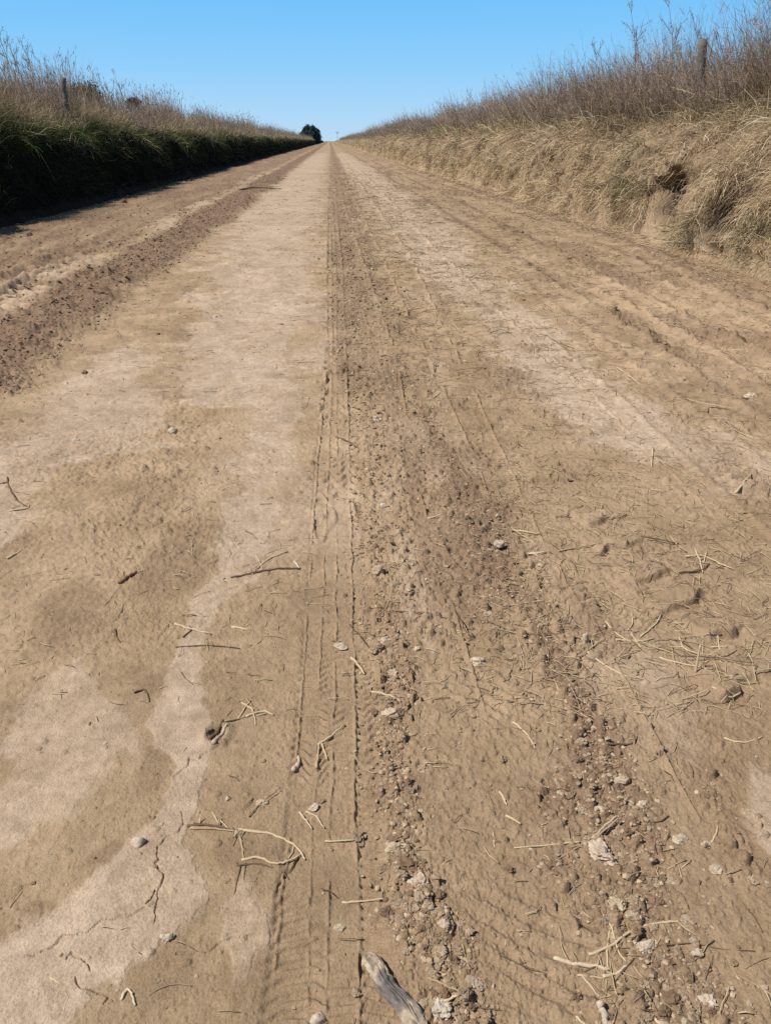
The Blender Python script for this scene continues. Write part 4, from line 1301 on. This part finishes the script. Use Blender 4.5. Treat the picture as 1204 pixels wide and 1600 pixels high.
root_thing('root_stub', (340, 1152), [
    ([(328, 1158), (340, 1145), (350, 1132)], 4.0, DARKST, 'root'), ([(334, 1168), (346, 1152), (354, 1140)], 4.0, (.42, .33, .26), 'root'), ([(324, 1150), (332, 1143)], 3, DARKST, 'root'),
    ([(352, 1133), (380, 1125), (405, 1110)], 1.5, MIDST, 'root'), ([(372, 1126), (385, 1105), (392, 1096)], 1.6, PALEST, 'root'), ([(385, 1122), (410, 1112), (428, 1118)], 2.4, PALEST, 'root'), ([(378, 1100), (395, 1110), (400, 1135)], 1.8, PALEST, 'root')],
    'dark splintered root stub sunk in a hole left of the track', 'root')
root_thing('twig_cross', (395, 897), [
    ([(362, 903), (395, 897), (438, 889), (468, 890)], 2.0, DARKST, 'twig'), ([(365, 884), (380, 894), (396, 899)], 2.2, MIDST, 'twig'), ([(402, 890), (420, 873), (450, 862)], 1.5, PALEST, 'twig'), ([(410, 888), (400, 868)], 1.4, PALEST, 'twig'),
    ([(460, 878), (468, 889)], 2.4, (.5, .42, .32), 'twig')],
    'dark branching twig lying on the light crust left of the track', 'twig')
root_thing('twig_net', (20, 775), [
    ([(12, 747), (15, 765), (28, 786), (45, 794)], 1.5, DARKST, 'twig'), ([(-4, 760), (14, 757)], 1.4, DARKST, 'twig'), ([(16, 770), (48, 775)], 1.2, MIDST, 'twig'), ([(15, 800), (45, 797), (46, 790)], 1.6, PALEST, 'twig')],
    'thin twigs crossed into a net at the left photo edge', 'twig')
root_thing('straw_tangle', (990, 1008), [
    ([(945, 972), (960, 990), (985, 1005)], 1.7, PALEST, 'straw'), ([(968, 1000), (990, 1008), (1022, 1016)], 1.6, MIDST, 'straw'), ([(960, 1000), (1000, 1003), (1020, 998)], 1.6, PALEST, 'straw'), ([(985, 990), (1000, 1012)], 1.6, PALEST, 'straw'),
    ([(940, 1005), (1000, 1014)], 1.2, MIDST, 'straw'), ([(1000, 995), (1025, 975), (1032, 960)], 1.6, PALEST, 'straw'), ([(986, 958), (988, 975), (980, 985)], 1.3, PALEST, 'straw')],
    'tangled knot of pale straw beside the upright narrow clod', 'straw')
root_thing('straw_tangle', (1125, 1012), [
    ([(1060, 995), (1066, 1015), (1095, 1025)], 1.7, PALEST, 'straw'), ([(1120, 995), (1123, 1015)], 1.7, PALEST, 'straw'), ([(1090, 1022), (1130, 1030), (1150, 1018)], 1.5, MIDST, 'straw'), ([(1110, 1012), (1150, 1012)], 1.4, PALEST, 'straw'),
    ([(1048, 1010), (1054, 1040)], 1.7, MIDST, 'straw'), ([(1096, 1056), (1150, 1062)], 1.5, PALEST, 'straw')],
    'straw knot around short upright stubs right of the leaning stick', 'straw')
root_thing('straw_tangle', (1095, 880), [
    ([(1060, 895), (1095, 893), (1108, 880)], 1.6, DARKST, 'straw'), ([(1085, 858), (1093, 878), (1097, 895)], 1.6, PALEST, 'straw'), ([(1070, 870), (1100, 868), (1130, 885)], 1.6, PALEST, 'straw'), ([(1103, 862), (1098, 880)], 1.4, PALEST, 'straw'), ([(1120, 880), (1145, 890)], 1.4, PALEST, 'straw'),
    ([(1045, 838), (1060, 855), (1072, 862)], 1.8, MIDST, 'straw')],
    'straw knot with dark ends on the eroded ledges', 'straw')
root_thing('root_spray', (735, 1568), [
    ([(690, 1568), (720, 1563), (735, 1552), (745, 1543)], 2.4, PALEST, 'root'), ([(700, 1570), (745, 1574), (790, 1582)], 1.8, DARKST, 'root'), ([(672, 1560), (700, 1566), (715, 1600)], 3.0, (.40, .32, .24), 'root'), ([(705, 1600), (720, 1580), (735, 1600)], 2.6, DARKST, 'root'),
    ([(668, 1530), (700, 1545), (720, 1562)], 2.2, MIDST, 'root')],
    'forked pale root with a dark tail right of the log', 'root')

# --- single sticks and straws
TW = 'single sticks and straws traced on the road'
for pts, rp, c, lab in (
        ([(535, 1411), (570, 1409), (603, 1405)], 2.0, PALEST, 'straight pale straw lying across the tyre rib above the log'),
        ([(458, 1207), (466, 1196), (466, 1183)], 4.2, (.46, .36, .26), 'short thick curved pale wood chip left of the tyre ribs'),
        ([(468, 1270), (478, 1282), (487, 1296)], 2.0, PALEST, 'short straw slanting between the tyre ribs'),
        ([(478, 1269), (495, 1275), (506, 1295)], 1.8, PALEST, 'bent straw hooked beside a slanting straw on the ribs'),
        ([(508, 1315), (555, 1315)], 1.6, PALEST, 'thin level straw ending at the main tyre rib'),
        ([(375, 298), (395, 296), (440, 296)], 1.3, DARKST, 'long dark stick lying alone far up the road'),
        ([(274, 976), (300, 985), (330, 992)], 2.0, PALEST, 'pale straw lying on the edge of the light crust'),
        ([(286, 997), (300, 986), (296, 979)], 2.0, DARKST, 'dark bent twig crossing under a pale straw'),
        ([(362, 981), (390, 985)], 2.2, (.55, .42, .26), 'short straight tan stick left of the tyre ribs'),
        ([(275, 1012), (330, 1010), (375, 1015)], 1.4, DARKST, 'thin dark curved twig under the pale straw'),
        ([(186, 914), (200, 905), (213, 898)], 3.6, (.22, .12, .075), 'reddish brown broken stick alone on the left side'),
        ([(180, 984), (182, 995), (189, 1006)], 1.8, DARKST, 'small wriggling dark twig on the left side'),
        ([(800, 1130), (820, 1145), (836, 1170)], 2.0, PALEST, 'slim curved pale twig inside the dark loose strip'),
        ([(780, 1238), (786, 1247), (791, 1260)], 2.4, PALEST, 'short bent pale straw above a second short straw'),
        ([(790, 1275), (800, 1282), (812, 1290)], 2.4, PALEST, 'short pale straw below the bent straw'),
        ([(770, 1300), (772, 1325)], 1.6, PALEST, 'thin upright straw in the open brown patch'),
        ([(549, 1028), (560, 1040), (569, 1056)], 2.4, PALEST, 'curved pale straw starting at the main tyre rib'),
        ([(579, 1081), (610, 1090), (626, 1097)], 2.2, PALEST, 'pale straw beside the crumbly ridge under the grey lump'),
        ([(600, 955), (650, 957), (700, 967)], 1.3, DARKST, 'long thin dark root crossing the pale patch'),
        ([(668, 811), (690, 808)], 1.6, PALEST, 'small level straw right of the upper crumbly ridge'),
        ([(950, 1166), (985, 1165), (995, 1152)], 1.9, DARKST, 'dark hooked twig beside the loose strip'),
        ([(525, 685), (545, 692), (560, 702)], 1.4, DARKST, 'dark slanting stick across the upper tyre ribs'),
        ([(870, 862), (930, 853)], 1.3, MIDST, 'level brown straw at the upper ledges'),
        ([(800, 829), (842, 837)], 1.7, PALEST, 'pale straw just left of the thin furrow'),
        ([(825, 866), (852, 864)], 2.2, (.58, .47, .33), 'thick pale straw at the edge of the dark strip'),
        ([(1018, 700), (1017, 730)], 1.7, PALEST, 'upright pale straw near the upper ledges'),
        ([(1000, 842), (1060, 850)], 1.4, DARKST, 'dark root lying along a ledge'),
        ([(1030, 1028), (1070, 1040), (1110, 1052)], 1.6, PALEST, 'pale straw below the leaning stick'),
        ([(1110, 1082), (1140, 1092), (1156, 1084)], 2.0, PALEST, 'forked pale straw beside the lowest ledge'),
        ([(915, 1018), (950, 1045), (985, 1060)], 1.9, PALEST, 'long pale straw running down from the upright clod'),
        ([(1130, 1155), (1160, 1162), (1190, 1152)], 2.0, PALEST, 'pale branched straw at the right edge, lower half'),
        ([(1015, 1335), (1040, 1330), (1056, 1326)], 1.9, MIDST, 'straw pointing at the whitish clods'),
        ([(1110, 1318), (1118, 1305), (1120, 1290)], 1.9, PALEST, 'kinked straw standing by the smaller whitish clod'),
        ([(1168, 1422), (1180, 1440), (1190, 1458)], 1.6, DARKST, 'thin dark twig near the right photo edge at the bottom'),
        ([(934, 1578), (940, 1590), (948, 1604)], 7, (.46, .38, .29), 'thick grey stub at the bottom edge right of centre'),
        ([(898, 1591), (914, 1606)], 3.2, PALEST, 'pale straw end at the bottom edge beside the grey stub'),
        ([(1018, 1588), (1030, 1604)], 3.4, PALEST, 'pale straw stub at the bottom edge under the root heap'),
        ([(80, 1530), (95, 1540)], 2.2, PALEST, 'short pale straw on the pale crust, lower left corner'),
        ([(100, 1582), (108, 1560)], 1.4, PALEST, 'fine pale straw near the bottom left edge'),
        ([(190, 1566), (200, 1548), (207, 1555), (212, 1575)], 2.6, (.55, .45, .32), 'forked straw joint on the damp stain at the bottom'),
        ([(228, 1416), (238, 1408), (243, 1393)], 2.0, DARKST, 'short dark bent twig beside the long crack'),
        ([(12, 875), (35, 862)], 2.0, PALEST, 'pale straw at the left edge, mid height'),
        ([(210, 1085), (228, 1078), (234, 1098)], 1.9, DARKST, 'dark forked twig above the damp patch'),
        ([(880, 735), (886, 752), (905, 750)], 1.5, DARKST, 'dark bent twig at the top of the ledges'),
        ([(1148, 772), (1160, 760), (1172, 748)], 2.0, PALEST, 'pale stick crossing a dark one at the right edge'),
        ([(1105, 668), (1140, 672)], 1.4, PALEST, 'thin curved straw on the upper right crust'),
        ([(963, 575), (985, 590), (998, 602)], 1.3, PALEST, 'pale arched straw on the far right side'),
        ([(1104, 645), (1106, 638), (1135, 640)], 1.2, DARKST, 'dark hooked straw at upper right')):
    stick('dry_twig' if c in (DARKST, GREYW) else 'dry_straw', pts, rp, c, lab, 'twig' if c in (DARKST, GREYW) else 'straw', TW)
# leaning stick
q = gp(1085, 1054)
b = Bag(); b.tube(smooth_line([[0, 0, -.005], [.003, .01, .05], [.006, .016, .095]]), .0042, 7, PALEST, .7, .12)
tag(link('dry_twig', b.mesh('dry_twig', M_STRAW), None, q), 'pale stick standing nearly upright, throwing a long slanting shadow', 'twig', TW)

# --- scattered straws and clods: nearest 300 of each as things, the rest as one mass
def in_view(x, y, pad=520):
    dx = x; dy = y; dz = -CAM_H
    zc = dx * _fw[0] + dy * _fw[1] + dz * _fw[2]
    xc = dx * _rt[0] + dy * _rt[1]; yc = dx * _up[0] + dy * _up[1] + dz * _up[2]
    px = 602 + F_PX * xc / zc; py = 800 - F_PX * yc / zc
    return (zc > .3) & (px > -pad) & (px < 1204 + pad) & (py < 1600 + pad) & (py > 225), px, py, zc


def where_words(px, py, x):
    if x < -2.2: a = 'on the dark windrow'
    elif px < 455: a = 'on smooth crust left of the tyre ribs'
    elif px < 575: a = 'on the tyre ribs'
    elif px < 600 + (py - 220) * .42: a = 'on crumbly strips beside the tyre ribs'
    else: a = 'on littered ground toward the sunlit bank'
    b = 'near bottom edge' if py > 1150 else 'at mid height' if py > 700 else 'farther off'
    return a, b


# straw
n = 60000
y = sample_y(n, .8, 60, 1.05)
x = np.where(rng.random(n) < .62, rng.uniform(.1, 5.3, n), rng.uniform(-3.4, 1.5, n))
x = np.where(y < 3, x * .55, x)
x = np.where(rng.random(n) < .16, 5.3 - np.abs(rng.normal(size=n)) * .35, x)
ok, px, py, zc = in_view(x, y)
dens = np.where(x > .5, .55 + .45 * sstep(-.2, .3, fbm(x * 1.6, y * 1.1, 3, 501)), .16 + .3 * sstep(0, .5, fbm(x * 1.4, y * .9, 3, 502)))
dens = dens * np.where((py > 1120) & (px < 1720), .10, np.where((px > 800 - .3 * (py - 700)) | (py < 640), 1.0, .45))
ok &= rng.random(n) < dens * (1 - sstep(14, 56, y))
x, y, px, py, zc = x[ok], y[ok], px[ok], py[ok], zc[ok]; n = len(x)
L = np.exp(rng.normal(size=n) * .5) * .040 * np.clip(y / 4, 1, 3) ** .6 * np.where((x > .6) & (y > 1.7), 1.45, 1.0)
o_ = np.argsort(-L / zc + 9 * ((px < 0) | (px > 1204) | (py > 1600)))
x, y, px, py, zc, L = (v[o_] for v in (x, y, px, py, zc, L))
SV = []
for k in range(14):
    b = Bag(); c = [PALEST, MIDST, PALEST, (.52, .41, .26), DARKST, (.48, .38, .24), (.34, .25, .16)][k % 7]
    P = [np.array([-.5, 0, .03])]; ang = rng.normal() * .2
    for s in range(6):
        ang += rng.normal() * .28
        P.append(P[-1] + np.array([math.cos(ang), math.sin(ang), rng.normal() * .09 + .02]) / 6)
    P = np.array(P); P[:, 2] = np.abs(P[:, 2]) + .01
    b.tube(smooth_line(P, 2), .017, 5, c, .6, .25)
    if k % 3 == 0:
        j = P[3]; b.tube([j, j + [.12, .16 * random.choice((-1, 1)), .05], j + [.25, .22 * random.choice((-1, 1)), .07]], .013, 5, c, .6, .2)
    SV.append(b.mesh('dry_straw', M_STRAW))
NI = 235
zz = ground_z(x, y)
for i in range(min(NI, n)):
    k = int(rng.integers(0, 14))
    o = bpy.data.objects.new('dry_straw', SV[k]); col.objects.link(o)
    o.location = (x[i], y[i], zz[i] + .001); o.rotation_euler = (rng.normal() * .06, rng.normal() * .10, rng.uniform(0, 6.28))
    sc = L[i]; t = rng.uniform(.8, 1.4) * max(.05 / max(sc, .03), .55)
    o.scale = (sc, sc, sc) if t > 1.6 else (sc, sc * t, sc * t)
    a, bb = where_words(px[i], py[i], x[i])
    tag(o, f'loose dry straw {a}, {bb}', 'straw', f'loose straws {a}, {bb}')
b = Bag()
for i in range(NI, n):
    a = rng.uniform(0, 6.28); l = L[i]; q = rng.normal() * .5
    d = np.array([math.cos(a), math.sin(a), 0]); e = np.array([-math.sin(a), math.cos(a), 0])
    p = np.array([x[i], y[i], zz[i] + .002])
    c = [PALEST, MIDST, (.52, .41, .26), DARKST, (.34, .25, .16)][int(rng.integers(0, 5))]
    rr = rng.uniform(.0008, .0017) * max(1, zc[i] / 4.5) ** .8
    b.tube([p - d * l * .5, p + e * l * .15 * q + [0, 0, l * abs(rng.normal()) * .12], p + d * l * .5 + [0, 0, l * abs(rng.normal()) * .1]], rr, 4, c, .7, .1)
tag(link('straw_litter', b.mesh('straw_litter', M_STRAW)), 'fine straw litter strewn over the dirt road', 'straw litter', kind='stuff')

# clods
n = 78000
y = sample_y(n, .85, 45, 1.35)
x = np.where(rng.random(n) < .5, np.interp(y, *RIDGE_B) + rng.normal(size=n) * (.10 + .03 * y), np.interp(y, *RIDGE_A) + rng.normal(size=n) * (.045 + .02 * y))
w_ = rng.random(n)
x = np.where(w_ < .26, rng.uniform(-2.3, 4.5, n) * np.clip(.4 + .15 * y, 0, 1), x)
x = np.where(w_ > .66, np.where(rng.random(n) < .3, rng.uniform(-6.3, -3.5, n), rng.uniform(-3.7, -2.1, n)), x); 
ok, px, py, zc = in_view(x, y)
M3 = masks(x, y)
ok &= rng.random(n) < np.clip(.06 + M3[3] * .94, 0, 1)
x, y, px, py, zc = x[ok], y[ok], px[ok], py[ok], zc[ok]; n = len(x)
S = np.exp(rng.normal(size=n) * .42) * .0050 * np.clip(y / 3.5, 1, 3.2) ** .75
S = np.where(x < -2, S * 1.25, S)
S = np.minimum(S, .018 + .0012 * y)
o_ = np.argsort(-S / zc + 9 * ((px < 0) | (px > 1204) | (py > 1600)))
x, y, px, py, zc, S = (v[o_] for v in (x, y, px, py, zc, S))
CV = []
for k in range(14):
    V, T = lump(3, 700 + k, 9, .30, (1, rng.uniform(.55, 1), rng.uniform(.45, .85)), .5)
    b = Bag(); c = np.array([CL, CLP, CLD, (.42, .32, .22), (.30, .21, .14)][k % 5]); b.add(V, None, T, c[None] * (1 + .2 * noise3(V, 2.5, k))[:, None])
    CV.append(b.mesh('soil_clod', M_CLOD, False))
NI = 240
zz = ground_z(x, y)
for i in range(min(NI, n)):
    k = int(rng.integers(0, 14)) if x[i] > -2 else int(rng.choice([2, 4, 7, 9, 12]))
    o = bpy.data.objects.new('soil_clod', CV[k]); col.objects.link(o)
    o.location = (x[i], y[i], zz[i] - .1 * S[i]); o.rotation_euler = (0, 0, rng.uniform(0, 6.28)); o.scale = (S[i],) * 3
    a, bb = where_words(px[i], py[i], x[i])
    tag(o, f'small soil crumb {a}, {bb}', 'clod', f'soil crumbs {a}, {bb}')
Vs = []; Ts = []; Cs = []; nn = 0
LV = [lump(1, 800 + k, 7, .1, (1, rng.uniform(.6, 1), rng.uniform(.5, .9)), .3) for k in range(10)]
for i in range(NI, n):
    V, T = LV[int(rng.integers(0, 10))]
    a = rng.uniform(0, 6.28); ca, sa = math.cos(a), math.sin(a)
    W = np.stack([V[:, 0] * ca - V[:, 1] * sa, V[:, 0] * sa + V[:, 1] * ca, V[:, 2]], -1) * S[i] + [x[i], y[i], zz[i] - .1 * S[i]]
    Vs.append(W); Ts.append(T + nn); nn += len(W)
    c = np.array([CL, CLP, CLD, (.42, .32, .22), (.30, .21, .14)][int(rng.integers(0, 5))]) if x[i] > -2 else np.array([CLD, (.30, .21, .14), (.22, .148, .096)][int(rng.integers(0, 3))])
    Cs.append(np.broadcast_to(c * rng.uniform(.8, 1.2), (len(W), 3)))
me = mesh_np('soil_crumbs', np.vstack(Vs), [np.vstack(Ts)], True, np.vstack(Cs), M_CLOD)
me.polygons.foreach_set('use_smooth', np.zeros(len(me.polygons), bool))
tag(link('soil_crumbs', me), 'fine dry crumbs of soil scattered over the road and its loose strips', 'soil crumbs', kind='stuff')
print('straws/crumbs', n)

# ------------------------------------------------------------------ light
SUN_EL, SUN_AZ = R(55), R(258)      # azimuth clockwise from the road's direction
sdir = Vector((math.sin(SUN_AZ) * math.cos(SUN_EL), math.cos(SUN_AZ) * math.cos(SUN_EL), math.sin(SUN_EL)))
ld = bpy.data.lights.new('sun', 'SUN'); ld.energy = 4.9; ld.angle = R(.5); ld.color = (1.0, .955, .88)
lo_ = bpy.data.objects.new('sun', ld); col.objects.link(lo_)
lo_.rotation_euler = (-sdir).to_track_quat('-Z', 'Y').to_euler()
lo_.location = (-20, -5, 30)
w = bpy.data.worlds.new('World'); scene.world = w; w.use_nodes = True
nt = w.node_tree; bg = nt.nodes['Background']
sky = nt.nodes.new('ShaderNodeTexSky'); sky.sky_type = 'NISHITA'; sky.sun_disc = False
sky.sun_elevation = SUN_EL; sky.sun_rotation = SUN_AZ
sky.air_density = 1.0; sky.dust_density = .3; sky.ozone_density = 2.2; sky.altitude = 100
# physical sky mixed with a blue gradient, greyed dark overhead to curb blue shadows
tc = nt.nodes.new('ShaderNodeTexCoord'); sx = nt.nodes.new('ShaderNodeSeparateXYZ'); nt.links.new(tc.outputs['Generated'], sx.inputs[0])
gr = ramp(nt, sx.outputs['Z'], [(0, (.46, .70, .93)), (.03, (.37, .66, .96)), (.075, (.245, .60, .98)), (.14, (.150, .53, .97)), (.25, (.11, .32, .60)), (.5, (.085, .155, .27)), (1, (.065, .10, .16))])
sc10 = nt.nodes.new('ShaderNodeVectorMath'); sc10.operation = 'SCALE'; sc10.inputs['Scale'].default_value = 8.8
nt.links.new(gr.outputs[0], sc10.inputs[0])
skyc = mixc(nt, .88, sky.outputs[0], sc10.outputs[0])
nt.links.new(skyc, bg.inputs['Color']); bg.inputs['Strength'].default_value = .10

scene.view_settings.view_transform = 'Standard'
scene.view_settings.look = 'None'
scene.view_settings.exposure = 0.22
scene.view_settings.gamma = 1.0
scene.render.engine = 'CYCLES'
scene.cycles.use_denoising = False
scene.cycles.max_bounces = 6
scene.cycles.diffuse_bounces = 3
scene.cycles.transmission_bounces = 3
